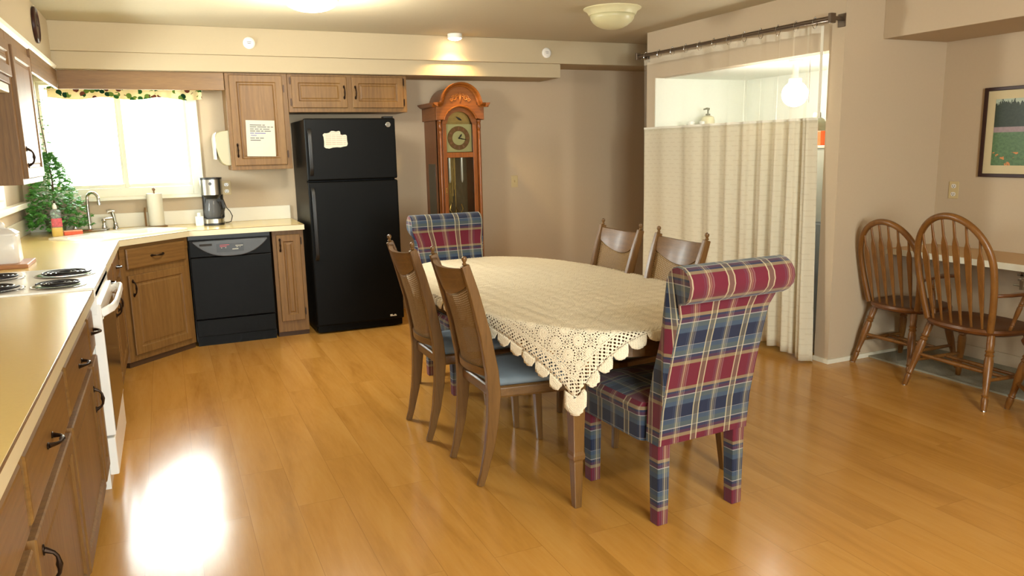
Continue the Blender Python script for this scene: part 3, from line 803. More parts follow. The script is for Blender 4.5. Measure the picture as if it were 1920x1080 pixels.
# coffee maker
t = at('coffee_maker', 'black and steel drip coffee maker near the window corner', 'coffee maker', 0.345, 6.775, rot=-6)
obj('base', prism(nb(), rrect(-0.08, 0.08, -0.12, 0.11, 0.05), 'z', 0.0, 0.018), M_BLACKP, t, smooth=True)
obj('warming_plate', prism(nb(), rrect(-0.078, 0.078, -0.118, 0.10, 0.05), 'z', 0.018, 0.052), M_STEEL, t, smooth=True)
obj('tower', prism(nb(), rrect(-0.082, 0.082, 0.02, 0.112, 0.03), 'z', 0.05, 0.37), M_BLACKP, t, smooth=True)
obj('brew_head', prism(nb(), rrect(-0.083, 0.083, -0.115, 0.10, 0.06), 'z', 0.245, 0.368), M_STEEL, t, smooth=True)
obj('funnel', lathe(nb(), [(0.05, 0.215), (0.075, 0.245)], (0, -0.04, 0), 20), M_BLACKP, t, smooth=True)
obj('lid', prism(nb(), rrect(-0.084, 0.084, -0.116, 0.112, 0.06), 'z', 0.368, 0.382), M_BLACKP, t, smooth=True)
cf = obj('carafe', lathe(nb(), [(0.055, 0.053), (0.068, 0.07), (0.07, 0.11), (0.058, 0.17), (0.046, 0.2), (0.05, 0.212)], (0, -0.04, 0), 24), M_SMOKE, t, smooth=True)
obj('carafe_handle', sweep(nb(), [(0.045, -0.08, 0.2), (0.08, -0.105, 0.195), (0.09, -0.115, 0.14), (0.07, -0.1, 0.085)], (0.012, 0.02), (0, 1, 0)), M_BLACKP, cf)
obj('cord', tube(nb(), [(0.08, 0.07, 0.2), (0.10, 0.07, 0.13), (0.125, 0.06, 0.10), (0.142, 0.05, 0.06), (0.13, 0.05, 0.015), (0.105, 0.06, 0.006), (0.085, 0.07, 0.004)], 0.0035, 8), M_BLACKP, t, smooth=True)
bdg = nb(); lathe(bdg, [(0.013, -0.117), (0.013, -0.1145)], (0, 0, 0.335), 16, 'y')
obj('badge', bdg, M_DGREY, t)
# hand sanitizer
t = at('sanitizer_bottle', 'small white bottle with pale blue label in front of the coffee maker', 'bottle', 0.232, 6.70)
obj('bottle_body', prism(nb(), rrect(-0.032, 0.032, -0.02, 0.02, 0.016), 'z', 0.0, 0.078), M_WHITEP, t, smooth=True, bevel=0.004)
obj('cap', lathe(nb(), [(0.012, 0.078), (0.016, 0.08), (0.015, 0.104), (0.01, 0.106)], seg=14), M_WHITEP, t, smooth=True)
obj('label', B(-0.026, 0.026, -0.0215, -0.02, 0.015, 0.062), plain('pale_blue_label', rgb(176, 206, 216), 0.5), t)
# dish soap
t = at('dish_soap_bottle', 'clear dish soap bottle with yellow liquid at the left of the sink', 'bottle', -0.745, 6.46, rot=25)
def oval(rx, ry, z, n=20): return [(rx * math.cos(2 * PI * i / n), ry * math.sin(2 * PI * i / n), z) for i in range(n)]
bm = nb(); ring_loft(bm, [oval(0.036, 0.022, 0.0), oval(0.039, 0.024, 0.006), oval(0.039, 0.024, 0.075), oval(0.036, 0.022, 0.11), oval(0.031, 0.02, 0.14), oval(0.036, 0.021, 0.17), oval(0.03, 0.019, 0.19), oval(0.014, 0.013, 0.203)])
obj('bottle_body', bm, M_CLEAR, t, smooth=True)
bm = nb(); ring_loft(bm, [oval(0.034, 0.020, 0.003), oval(0.0365, 0.0218, 0.008), oval(0.0365, 0.0218, 0.066)])
obj('liquid', bm, M_SOAP, t, smooth=True)['label'] = 'yellow soap'
bm = nb(); grid(bm, 10, 1, lambda a, b: (0.0395 * math.sin(-1.1 + 2.2 * a), -0.0245 * math.cos(-1.1 + 2.2 * a), 0.072 + 0.062 * b))
obj('label', bm, plain('soap_label', rgb(216, 86, 92), 0.5, noise=0.9, scale=60), t, solid=0.0008)
obj('cap', lathe(nb(), [(0.014, 0.203), (0.015, 0.205), (0.013, 0.228), (0.008, 0.232), (0.007, 0.243)], seg=14), M_WHITEP, t, smooth=True)
# sponge
t = at('dish_sponge', 'coral pink dish sponge lying beside the soap bottle', 'sponge', -0.655, 6.545, ZT + 0.0, 10)
obj('foam', B(-0.062, 0.062, -0.036, 0.036, 0.0, 0.026), M_SPONGE, t, bevel=0.006)
obj('scrub_pad', B(-0.061, 0.061, -0.035, 0.035, 0.026, 0.034), M_SPONGEY, t, bevel=0.003)
# ivy topiary
t = at('potted_ivy', 'green artificial ivy tree in the window corner', 'plant', -0.785, 6.785)
obj('pot', lathe(nb(), [(0.05, 0), (0.06, 0.01), (0.072, 0.09), (0.076, 0.1), (0.066, 0.1), (0.06, 0.08)], seg=20), M_TERRA, t, smooth=True)
obj('stem', tube(nb(), [(0, 0, 0.08), (0.01, 0.0, 0.4), (-0.005, 0, 0.66), (-0.02, -0.0, 0.86), (-0.02, 0, 1.0)], [0.008, 0.007, 0.004, 0.003, 0.002], 8), M_STEMB, t, smooth=True)
bm = nb(); rnd = random.Random(3)
def leaf(bm, c, d, n, s):
    d = d.normalized(); w = d.cross(n); w = w.normalized() if w.length > 1e-4 else Vector((1, 0, 0)); n2 = w.cross(d)
    sh = [(0, 0), (0.45, 0.15), (0.28, 0.42), (0.5, 0.7), (0.12, 0.72), (0, 1.1), (-0.12, 0.72), (-0.5, 0.7), (-0.28, 0.42), (-0.45, 0.15)]
    vs = [bm.verts.new(c + w * (a * s) + d * (b * s) + n2 * (-0.25 * abs(a) * s)) for a, b in sh]
    for i in range(1, len(vs) - 1): bm.faces.new((vs[0], vs[i], vs[i + 1]))
for k in range(1500):
    h = rnd.random() ** 1.15
    z = 0.05 + 0.56 * h; R = 0.225 * (1 - h) ** 0.85 + 0.022
    a = rnd.random() * 2 * PI; rr = R * math.sqrt(rnd.uniform(0.15, 1.1))
    x, y = rr * math.cos(a), rr * math.sin(a)
    if x < -0.165: x = -0.165 + rnd.random() * 0.04
    if y > 0.12: y = 0.12 - rnd.random() * 0.05
    d = Vector((math.cos(a), math.sin(a), rnd.uniform(-0.7, 0.5))); n = Vector((rnd.uniform(-.5, .5), rnd.uniform(-.9, .3), 1))
    leaf(bm, Vector((x, y, max(z, 0.035))), d, n, rnd.uniform(0.022, 0.042))
for z0, cnt in ((0.66, 14), (0.74, 10), (0.80, 10), (0.86, 8), (0.98, 6)):
    for k in range(cnt):
        a = rnd.random() * 2 * PI; rr = rnd.uniform(0.0, 0.04)
        leaf(bm, Vector((-0.012 + rr * math.cos(a), rr * math.sin(a), z0 + rnd.uniform(-0.025, 0.025))), Vector((math.cos(a), math.sin(a), rnd.uniform(-.4, .4))), Vector((0.3, -0.4, 1)), rnd.uniform(0.02, 0.034))
obj('foliage', bm, M_GREEN, t)
# canister on wooden board
tag(obj('cutting_board', B(-0.13, 0.10, -0.14, 0.14, 0, 0.022), wood('board_wood', rgb(120, 74, 40), rgb(160, 108, 66), rgb(186, 136, 90), 'x', 0.5), bevel=0.004, loc=(-0.79, 4.80, ZT)), 'small wooden board under the white canister', 'board')
t = at('ceramic_canister', 'white ceramic canister with knobbed lid beside the stove', 'canister', -0.81, 4.80, ZT + 0.022)
bm = nb(); ring_loft(bm, [loop3(rrect(-0.07, 0.07, -0.07, 0.07, 0.02), 0), loop3(rrect(-0.075, 0.075, -0.075, 0.075, 0.02), 0.01), loop3(rrect(-0.072, 0.072, -0.072, 0.072, 0.02), 0.14), loop3(rrect(-0.068, 0.068, -0.068, 0.068, 0.02), 0.148)])
obj('jar_body', bm, M_CERAM, t, smooth=True)
bm = nb(); ring_loft(bm, [loop3(rrect(-0.074, 0.074, -0.074, 0.074, 0.02), 0.148), loop3(rrect(-0.074, 0.074, -0.074, 0.074, 0.02), 0.156), loop3(rrect(-0.05, 0.05, -0.05, 0.05, 0.03), 0.176), loop3(rrect(-0.022, 0.022, -0.022, 0.022, 0.02), 0.184)])
lid = obj('lid', bm, M_CERAM, t, smooth=True)
obj('knob', sphere(nb(), (0, 0, 0.197), 0.018), M_CERAM, lid, smooth='all')

# ------------------------------------------------------------------ range
RY0, RY1 = 3.722, 4.478
rg = thing('electric_range', 'white drop-in electric range with four coil burners', 'range', (0, 0, 0))
obj('body', B(XL + 0.02, -0.345, RY0, RY1, 0.0, ZT - 0.045), M_WHITE, rg)
ck = nb(); box(ck, XL + 0.05, -0.318, RY0 - 0.002, RY1 + 0.002, ZT - 0.04, ZT + 0.008)
obj('cooktop', ck, M_WHITE, rg, bevel=0.006)
obj('front_panel', prism(nb(), [(-0.345, 0.80), (-0.318, 0.80), (-0.318, ZT - 0.012), (-0.345, ZT - 0.012)], 'y', RY0 + 0.005, RY1 - 0.005), M_WHITE, rg, bevel=0.003)
od = obj('oven_door', B(-0.345, -0.303, RY0 + 0.008, RY1 - 0.008, 0.245, 0.845), M_WHITE, rg, bevel=0.006)
obj('handle', sweep(nb(), [(-0.308, RY0 + 0.03, 0.80), (-0.280, RY0 + 0.032, 0.815), (-0.262, RY0 + 0.055, 0.82), (-0.252, RY0 + 0.13, 0.824), (-0.25, 4.1, 0.825), (-0.252, RY1 - 0.13, 0.824), (-0.262, RY1 - 0.055, 0.82), (-0.280, RY1 - 0.032, 0.815), (-0.308, RY1 - 0.03, 0.80)], (0.036, 0.016), (0, 0, 1)), M_WHITE, od, bevel=0.005, smooth=True)
obj('glass_front', B(-0.3035, -0.3015, RY0 + 0.02, RY1 - 0.02, 0.262, 0.775), plain('oven_glass_brown', rgb(60, 46, 34), 0.12, spec=0.6), od)['label'] = 'dark oven door glass'
obj('storage_drawer', B(-0.345, -0.308, RY0 + 0.008, RY1 - 0.008, 0.06, 0.235), M_WHITE, rg, bevel=0.006)
obj('kick_plate', B(-0.40, -0.36, RY0 + 0.01, RY1 - 0.01, 0.0, 0.06), M_SLOT, rg)
for cx, cy, r in ((-0.475, 4.225, 0.112), (-0.465, 3.865, 0.092), (-0.755, 4.24, 0.092), (-0.725, 3.875, 0.112)):
    bp = obj('drip_pan', lathe(nb(), [(r + 0.016, ZT + 0.008), (r + 0.018, ZT + 0.012), (r + 0.004, ZT + 0.0135), (r - 0.012, ZT + 0.0095), (0.02, ZT + 0.0088)], (cx, cy, 0), 36), M_CHROME, rg, smooth=True)
    pts = []
    turns = 4 if r > 0.1 else 3.5
    N = int(turns * 22)
    for i in range(N + 1):
        a = 2 * PI * turns * i / N; q = 0.022 + (r - 0.026) * i / N
        pts.append((cx + q * math.cos(a), cy + q * math.sin(a), ZT + 0.021))
    obj('coil', tube(nb(), pts, 0.0043, 7), M_COIL, bp, smooth=True)

# ------------------------------------------------------------------ dishwasher
dw = thing('dishwasher', 'black built-in dishwasher with grey control panel', 'dishwasher', (0.118, FY, 0))
DW = 0.612
obj('tub', B(0.004, DW - 0.004, 0.02, 0.56, 0.03, CH - 0.002), M_BLACKP, dw)
obj('door', B(0.006, DW - 0.006, -0.028, 0.02, 0.215, 0.70), M_BLACK, dw, bevel=0.006)
cp_ = obj('control_panel', B(0.006, DW - 0.006, -0.03, 0.02, 0.703, 0.835), M_BLACK, dw, bevel=0.004)
def bowpoly(s=1.0):
    p = [(0.03, 0.828)]
    for i in range(17):
        a = i / 16; x = 0.03 + (DW - 0.06) * a
        p.append((x, 0.815 - 0.115 * (1 - abs(2 * a - 1) ** 2.6)))
    p.append((DW - 0.03, 0.828))
    return p
obj('fascia', prism(nb(), bowpoly(), 'y', -0.045, -0.03), M_DGREY, cp_, bevel=0.006, smooth=True)['label'] = 'curved grey fascia'
obj('display', B(0.20, 0.40, -0.0465, -0.045, 0.735, 0.80), plain('panel_dark', rgb(52, 54, 56), 0.35), cp_)
obj('latch', B(0.08, 0.17, -0.047, -0.044, 0.79, 0.806), M_SLOT, cp_, bevel=0.002)
def marks(y, rows, mat, name, parent, face='y'):
    bm = nb()
    for x0, x1, z0, z1 in rows: box(bm, x0, x1, y, y + 0.0006, z0, z1)
    return obj(name, bm, mat, parent)
marks(-0.0475, [(0.225, 0.295, 0.788, 0.792), (0.225, 0.275, 0.776, 0.780)], M_INKR, 'red_lettering', cp_)
marks(-0.0475, [(0.34, 0.395, 0.779, 0.783), (0.345, 0.36, 0.768, 0.771), (0.37, 0.376, 0.768, 0.771), (0.315, 0.36, 0.752, 0.757), (0.235, 0.241, 0.766, 0.77), (0.265, 0.271, 0.766, 0.77)], M_PAPER, 'white_lettering', cp_)
obj('access_panel', B(0.008, DW - 0.008, -0.02, 0.02, 0.075, 0.208), M_BLACK, dw, bevel=0.004)
obj('toe_kick', B(0.01, DW - 0.01, 0.0, 0.04, 0.0, 0.075), M_BLACK, dw)

# ------------------------------------------------------------------ refrigerator
fr = thing('refrigerator', 'black top-freezer refrigerator beside the grandfather clock', 'refrigerator', (1.036, 6.25, 0))
FW = 0.732
obj('cabinet', B(0.004, FW - 0.004, 0.07, 0.70, 0.02, 1.735), M_BLACK, fr, bevel=0.008)
obj('fridge_door', B(0.0, FW, 0.0, 0.066, 0.07, 1.245), M_BLACK, fr, bevel=0.012, seg=3)
fz = obj('freezer_door', B(0.0, FW, 0.0, 0.066, 1.255, 1.742), M_BLACK, fr, bevel=0.012, seg=3)
for par, z0, z1 in ((fz, 1.30, 1.66), (bpy.data.objects['fridge_door'], 0.62, 1.20)):
    obj('handle', sweep(nb(), [(0.035, 0.0, z0), (0.032, -0.025, z0 + 0.02), (0.032, -0.038, z0 + 0.06), (0.032, -0.038, z1 - 0.06), (0.032, -0.025, z1 - 0.02), (0.035, 0.0, z1)], (0.03, 0.016), (1, 0, 0)), M_BLACKP, par, bevel=0.005, smooth=True)
obj('hinge_cover', B(FW - 0.09, FW - 0.01, 0.02, 0.09, 1.742, 1.757), M_BLACKP, fr, bevel=0.003)
obj('kick_grille', B(0.01, FW - 0.01, 0.03, 0.07, 0.012, 0.068), M_BLACK, fr, bevel=0.003)
bg = nb(); lathe(bg, [(0.019, -0.004), (0.021, -0.002), (0.021, 0.001)], (FW - 0.06, 0, 1.69), 24, 'y')
bo = obj('badge', bg, M_STEEL, fz, smooth=True)
cb = nb()
for cx, s in ((-0.006, 1), (0.006, -1)):
    pts = [(FW - 0.06 + cx + 0.006 * math.cos(a * PI / 6 * s), -0.0052, 1.69 + 0.009 * math.sin(a * PI / 6)) for a in range(0, 11)]
    tube(cb, pts, 0.0014, 6)
obj('emblem', cb, M_DGREY, bo)
marks(-0.0008, [(0.61, 0.665, 0.095, 0.103), (0.61, 0.63, 0.103, 0.112), (0.645, 0.66, 0.103, 0.11)], M_PAPER, 'white_lettering', bpy.data.objects['fridge_door'])
# notice on the freezer
nt = thing('fridge_notice', 'cloud-edged white paper notice on the freezer door', 'notice', (1.036 + 0.145, 6.2485, 1.51))
pl = [(0.0, 0.01), (0.012, 0.0), (0.04, -0.004), (0.07, 0.004), (0.10, 0.006), (0.13, 0.004), (0.155, 0.01), (0.18, 0.014), (0.188, 0.03), (0.184, 0.06), (0.184, 0.095), (0.176, 0.103),
      (0.16, 0.103), (0.145, 0.098), (0.135, 0.106), (0.132, 0.128), (0.122, 0.133), (0.10, 0.128), (0.08, 0.133), (0.062, 0.133), (0.045, 0.12), (0.028, 0.115), (0.006, 0.116), (-0.006, 0.104), (0.0, 0.085), (0.002, 0.05)]
obj('sheet', prism(nb(), pl, 'y', 0.0, 0.0008), M_PAPER, nt)
marks(-0.0006, [(0.045, 0.125, 0.118, 0.121)] + [(0.014 + dx, 0.014 + dx + wd, z, z + 0.0035) for z in (0.10, 0.085, 0.07, 0.055, 0.04, 0.026) for dx, wd in ((0, 0.045), (0.05, 0.03), (0.085, 0.05), (0.14, 0.022)) if not (z > 0.09 and dx > 0.1)], plain('ink_pink', rgb(176, 140, 130), 0.8), 'writing', nt)
# notice on the wall cabinet
nt = thing('cabinet_notice', 'white typed page taped to the oak wall cabinet door', 'notice', (0.628, UY - 0.0205, 1.46))
nt.rotation_euler = (0, math.radians(1.5), 0)
obj('sheet', B(0.0, 0.222, -0.0008, 0.0, 0.0, 0.285), M_PAPER, nt)
rows = []
for z, words in ((0.245, (0.09, 0.02)), (0.23, (0.05, 0.07, 0.02, 0.02)), (0.213, (0.03, 0.03, 0.02, 0.05)), (0.197, (0.04, 0.03, 0.02, 0.05)), (0.142, (0.035, 0.025, 0.03)), (0.125, (0.08,))):
    x = 0.03
    for wd in words: rows.append((x, x + wd, z, z + 0.006)); x += wd + 0.007
marks(-0.0015, rows, M_INK, 'writing', nt)
marks(-0.0015, [(0.03, 0.06, 0.18, 0.186), (0.066, 0.15, 0.18, 0.186), (0.035, 0.08, 0.163, 0.168)], M_INKB, 'blue_writing', nt)

# paper towel dispenser on the cabinet's side
t = thing('towel_dispenser', 'beige wall paper-towel dispenser on the side of the wall cabinet', 'dispenser', (0.505, 6.64, 1.39))
prof = [(0.004, 0.0), (-0.03, 0.0), (-0.055, 0.02), (-0.075, 0.07), (-0.088, 0.14), (-0.088, 0.235), (-0.078, 0.258), (-0.05, 0.272), (0.004, 0.28)]
prof = [(x * 1.18, z) for x, z in prof]
obj('housing', prism(nb(), prof, 'y', 0.0, 0.29), M_BEIGEP, t, smooth=True, bevel=0.004)
obj('cover', prism(nb(), [(x * 1.18, z) for x, z in [(-0.089, 0.05), (-0.097, 0.05), (-0.099, 0.22), (-0.092, 0.25), (-0.082, 0.265), (-0.08, 0.258), (-0.0885, 0.236)]], 'y', 0.005, 0.285), M_CERAM, t, smooth=True)

# wall plates
def plate(label, loc, rot, kind):
    t = thing('outlet' if kind == 'o' else 'light_switch', label, 'outlet' if kind == 'o' else 'switch', loc, rot)
    obj('cover_plate', B(-0.036, 0.036, -0.006, 0.0, -0.058, 0.058), M_IVORY, t, bevel=0.003)
    if kind == 'o':
        for s in (-1, 1):
            r = obj('socket', prism(nb(), rrect(-0.017, 0.017, s * 0.027 - 0.014, s * 0.027 + 0.014, 0.012), 'y', -0.008, -0.006), M_CERAM, t)
            bm = nb(); box(bm, -0.009, -0.006, -0.0086, -0.008, s * 0.027 - 0.004, s * 0.027 + 0.006); box(bm, 0.006, 0.009, -0.0086, -0.008, s * 0.027 - 0.004, s * 0.027 + 0.006); box(bm, -0.003, 0.003, -0.0086, -0.008, s * 0.027 - 0.011, s * 0.027 - 0.006)
            obj('slot', bm, M_SLOT, r)
    else:
        obj('toggle', prism(nb(), [(-0.006, 0.012), (-0.018, 0.009), (-0.017, 0.002), (-0.006, -0.010)], 'x', -0.005, 0.005), M_IVORY, t)
    return t
plate('ivory outlet plate on the wall right of the coffee maker', (0.475, YB, 1.2), 0, 'o')
plate('ivory switch plate on the wall right of the grandfather clock', (3.155, YB, 1.155), 0, 's')
plate('ivory outlet plate on the alcove wall above the desk', (XA, 3.565, 1.13), -90, 'o')

# valance curtain over the back window
t = thing('window_valance', 'ivy-print ruffled valance curtain over the kitchen window', 'valance', (0, 0, 0))
def vfn(a, b):
    x = -0.745 + 1.085 * a
    rf = 0.012 * math.sin(a * 34) + 0.008 * math.sin(a * 71 + 1)
    z1 = 2.012 + 0.006 * math.sin(a * 25); z0 = 1.922 + 0.010 * math.sin(a * 17 + 2)
    return (x, 6.86 - 0.025 * (1 - b) + rf * (1.2 - b), z0 + (z1 - z0) * b)
obj('ruffle', grid(nb(), 120, 6, vfn, lambda a, b: (a * 1.25, b * 0.11)), M_VAL, t, smooth='all')
obj('rod', tube(nb(), [(-0.76, 6.885, 1.995), (0.345, 6.885, 1.995)], 0.007, 8), M_TRIMW, t, smooth=True)
for x in (-0.76, 0.345): obj('bracket', B(x - 0.006, x + 0.006, 6.88, YB - 0.02, 1.985, 2.005), M_TRIMW, t)

# wall clock on the left soffit (seen edge-on)
t = thing('wall_clock', 'dark-rimmed round clock seen edge-on high on the left soffit', 'clock', (-0.652, 5.79, 2.30))
obj('case', lathe(nb(), [(0.105, 0.0), (0.11, 0.004), (0.11, 0.016), (0.10, 0.022), (0.094, 0.016)], (0, 0, 0), 36, 'x'), M_DARKW, t, smooth=True)
obj('dial', lathe(nb(), [(0.095, 0.010), (0.095, 0.015)], (0, 0, 0), 36, 'x'), M_PAPER, t)
obj('hands', box(B(0.0155, 0.0175, -0.004, 0.004, 0, 0.065), 0.0175, 0.019, 0, 0.05, -0.004, 0.004), M_SLOT, t)
# round detectors on the back soffit
for i, (x, lab) in enumerate(((0.70, 'round white cover on the soffit above the kitchen window'), (3.29, 'round white cover at the right end of the soffit'))):
    t = thing('smoke_detector', lab, 'detector', (x, 6.50, 2.327))
    obj('housing', lathe(nb(), [(0.045, 0.0), (0.045, -0.008), (0.038, -0.014), (0.03, -0.015)], (0, 0, 0), 28, 'y'), M_CERAM, t, smooth=True)
    obj('vents', box(B(-0.016, 0.016, -0.0165, -0.015, 0.006, 0.009), -0.012, 0.014, -0.0165, -0.015, -0.006, -0.003), M_INK, t)

# ------------------------------------------------------------------ ceiling lights
def globe(label, x, y, on, R=0.16, deep=0.10):
    t = thing('ceiling_light', label, 'ceiling light', (x, y, ZC))
    obj('base_ring', lathe(nb(), [(R + 0.045, 0.0), (R + 0.045, -0.006), (R + 0.02, -0.02), (R + 0.005, -0.048), (R - 0.02, -0.05)], seg=40), plain('globe_base', rgb(206, 200, 160), 0.4) , t, smooth=True)
    prof = [(R, -0.045)] + [(R * math.cos(math.radians(a)), -0.045 - deep * math.sin(math.radians(a))) for a in (15, 30, 45, 60, 75, 86)]
    obj('glass_bowl', lathe(nb(), prof, seg=40), M_GLOBE_ON if on else M_GLOBE_OFF, t, smooth='all')
globe('lit white globe ceiling light above the kitchen', 0.925, 5.02, True, deep=0.065)
globe('unlit round ceiling light near the laundry curtain', 3.02, 4.92, False)
globe('lit white globe added out of view behind the camera as fill light', 1.9, -0.3, True)  # added globe outside the view, fills the near part of the room
t = thing('recessed_light', 'small lit downlight under the ceiling by the soffit', 'downlight', (2.36, 6.375, ZC))
obj('housing', lathe(nb(), [(0.062, 0.0), (0.062, -0.035), (0.05, -0.036)], seg=28), M_WHITEP, t, smooth=True)
obj('lamp_face', lathe(nb(), [(0.052, -0.034), (0.052, -0.042), (0.03, -0.05)], seg=28), M_CANLIT, t, smooth=True)

# ------------------------------------------------------------------ grandfather clock
gc = thing('grandfather_clock', 'tall cherry-oak grandfather clock with arched hood against back wall', 'clock', (2.455, 6.60, 0))
hw = 0.208; dp = YB - 6.60 - 0.005
obj('plinth', box(B(-hw - 0.04, hw + 0.04, -0.03, dp, 0, 0.10), -hw - 0.025, hw + 0.025, -0.02, dp, 0.10, 0.36), M_CLKX, gc, bevel=0.008)
obj('trunk', box(box(B(-hw, -hw + 0.02, 0.0, dp, 0.36, 1.74), hw - 0.02, hw, 0.0, dp, 0.36, 1.74), -hw + 0.02, hw - 0.02, dp - 0.02, dp, 0.36, 1.74), M_CLK, gc)
sd = obj('side_panel', B(-hw - 0.003, -hw, 0.09, dp - 0.09, 0.55, 1.35), plain('clock_side_glass', rgb(70, 66, 52), 0.15), gc)
# door with glass
dr = nb(); wall_y(dr, -0.012, 0.012, -hw + 0.045, hw - 0.045, 0.42, 1.70, [(-hw + 0.082, hw - 0.082, 0.48, 1.405), (-hw + 0.082, hw - 0.082, 1.45, 1.701)])
door = obj('door', dr, M_CLK, gc, bevel=0.003)
for s in (-1, 1): obj('corner_stile', B(min(s * hw, s * (hw - 0.045)), max(s * hw, s * (hw - 0.045)), 0.004, 0.03, 0.36, 1.74), M_CLK, gc)
da = nb(); prs = [((-0.163, 1.70), (-0.126, 1.70))] + [((0.163 * math.cos(math.radians(a)), 1.70 + 0.163 * math.sin(math.radians(a)) * 0.95), (0.115 * math.cos(math.radians(a)), 1.705 + 0.105 * math.sin(math.radians(a)))) for a in range(172, 7, -10)] + [((0.163, 1.70), (0.126, 1.70))]
ring_loft(da, [[(o_[0], -0.012, o_[1]), (i_[0], -0.012, i_[1]), (i_[0], 0.012, i_[1]), (o_[0], 0.012, o_[1])] for o_, i_ in prs])
obj('arch_rail', da, M_CLKX, door)
obj('glass', B(-hw + 0.08, hw - 0.08, -0.002, 0.001, 0.48, 1.72), M_GLASS, door)
lk = nb(); sphere(lk, (-hw + 0.065, -0.015, 1.10), 0.008); sphere(lk, (-hw + 0.065, -0.015, 1.13), 0.006); tube(lk, [(-hw + 0.065, -0.014, 1.08), (-hw + 0.065, -0.014, 1.14)], 0.004, 8)
obj('lock', lk, M_BRASS, door, smooth=True)
# columns
for s in (-1, 1):
    x = s * (hw - 0.022)
    prof = [(0.016, 1.735), (0.018, 1.72), (0.012, 1.71), (0.017, 1.69), (0.017, 1.66), (0.011, 1.645), (0.016, 1.63), (0.012, 1.615), (0.014, 1.55), (0.016, 1.5), (0.011, 1.475), (0.016, 1.46), (0.012, 1.44), (0.015, 1.42), (0.014, 0.9), (0.014, 0.42), (0.017, 0.40), (0.017, 0.36)]
    obj('column', lathe(nb(), prof, (x, -0.012, 0), 14), M_CLK, gc, smooth=True)
# hood: front board with arched opening and arched top
def hood_poly():
    W_ = 0.226
    p = [(-W_, 1.735)]
    inner = [(0.158 * math.cos(math.radians(a)), 1.695 + 0.158 * math.sin(math.radians(a))) for a in range(164, 14, -8)]
    p += inner
    p += [(W_, 1.735), (W_, 1.855)]
    p += [(0.155, 1.872)] + [(0.155 * math.cos(math.radians(a)), 1.88 + 0.15 * math.sin(math.radians(a))) for a in range(0, 181, 10)] + [(-0.155, 1.872)]
    p += [(-W_, 1.855)]
    return p
obj('hood_front', prism(nb(), hood_poly(), 'y', -0.045, -0.015), M_CLKX, gc, bevel=0.003)
obj('hood_arch_rim', tube(nb(), [(0.16 * math.cos(math.radians(a)), -0.045, 1.695 + 0.16 * math.sin(math.radians(a))) for a in range(165, 14, -7)], 0.009, 8), M_CLKX, gc, smooth=True)
hb_ = nb()
box(hb_, -0.226, -0.205, -0.015, dp, 1.735, 1.855); box(hb_, 0.205, 0.226, -0.015, dp, 1.735, 1.855); box(hb_, -0.205, 0.205, dp - 0.02, dp, 1.735, 1.855); box(hb_, -0.226, 0.226, 0.1, dp, 1.845, 1.86)
obj('hood_side', hb_, M_CLKX, gc)
# barrel top behind the arch
bt = nb(); prism(bt, [(0.155 * math.cos(math.radians(a)), 1.865 + 0.165 * math.sin(math.radians(a))) for a in range(0, 181, 10)], 'y', -0.015, dp)
obj('hood_top', bt, M_CLKX, gc, smooth=True)
# crown moulding: horizontals at both sides, then up and over the arch
def crown(pts):
    bm = nb(); P2 = [Vector(p) for p in pts]; rings = []
    prof = [(0.0, 0.0), (0.015, 0.0), (0.022, 0.012), (0.045, 0.022), (0.055, 0.036), (0.0, 0.036)]
    for i, p in enumerate(P2):
        a = P2[max(0, i - 1)]; b = P2[min(len(P2) - 1, i + 1)]; d = (b - a).normalized(); n = Vector((-d.y, d.x))
        if n.y < 0 and abs(d.x) > 0.5: n = -n
        rings.append([(p.x + n.x * v, -0.045 - u, p.y + n.y * v) for u, v in prof])
    ring_loft(bm, rings)
    return bm
arcp = [(-0.265, 1.848), (-0.185, 1.848), (-0.168, 1.86)] + [(0.155 * math.cos(math.radians(a)), 1.868 + 0.155 * math.sin(math.radians(a))) for a in range(172, 7, -9)] + [(0.168, 1.86), (0.185, 1.848), (0.265, 1.848)]
obj('crown_molding', crown(arcp), M_CLKX, gc)
cm = nb()
for s in (-1, 1):
    prism(cm, [(s * 0.226, 1.848), (s * 0.243, 1.856), (s * 0.262, 1.872), (s * 0.268, 1.884), (s * 0.226, 1.884)], 'y', -0.10, dp)
obj('side_molding', cm, M_CLKX, gc)
# carved scrollwork
cv = nb()
for s in (-1, 1):
    for cx, cz, r0, tn in ((0.055, 1.925, 0.026, 1.4), (0.024, 1.945, 0.016, 1.1), (0.082, 1.905, 0.015, 1.1)):
        pts = []
        for i in range(17):
            a = 2 * PI * tn * i / 16; q = r0 * (1 - 0.75 * i / 16)
            pts.append((s * (cx + q * math.cos(a)), -0.047, cz + q * math.sin(a)))
        tube(cv, pts, 0.0055, 6)
pts = [(0.0, -0.047, 1.89), (0, -0.05, 1.93), (0, -0.047, 1.975)]
tube(cv, pts, [0.004, 0.011, 0.003], 8)
obj('carving', cv, wood('carved_oak', rgb(140, 78, 26), rgb(176, 106, 42), rgb(200, 132, 64), 'z', 0.4), gc, smooth=True)['label'] = 'carved scrollwork'
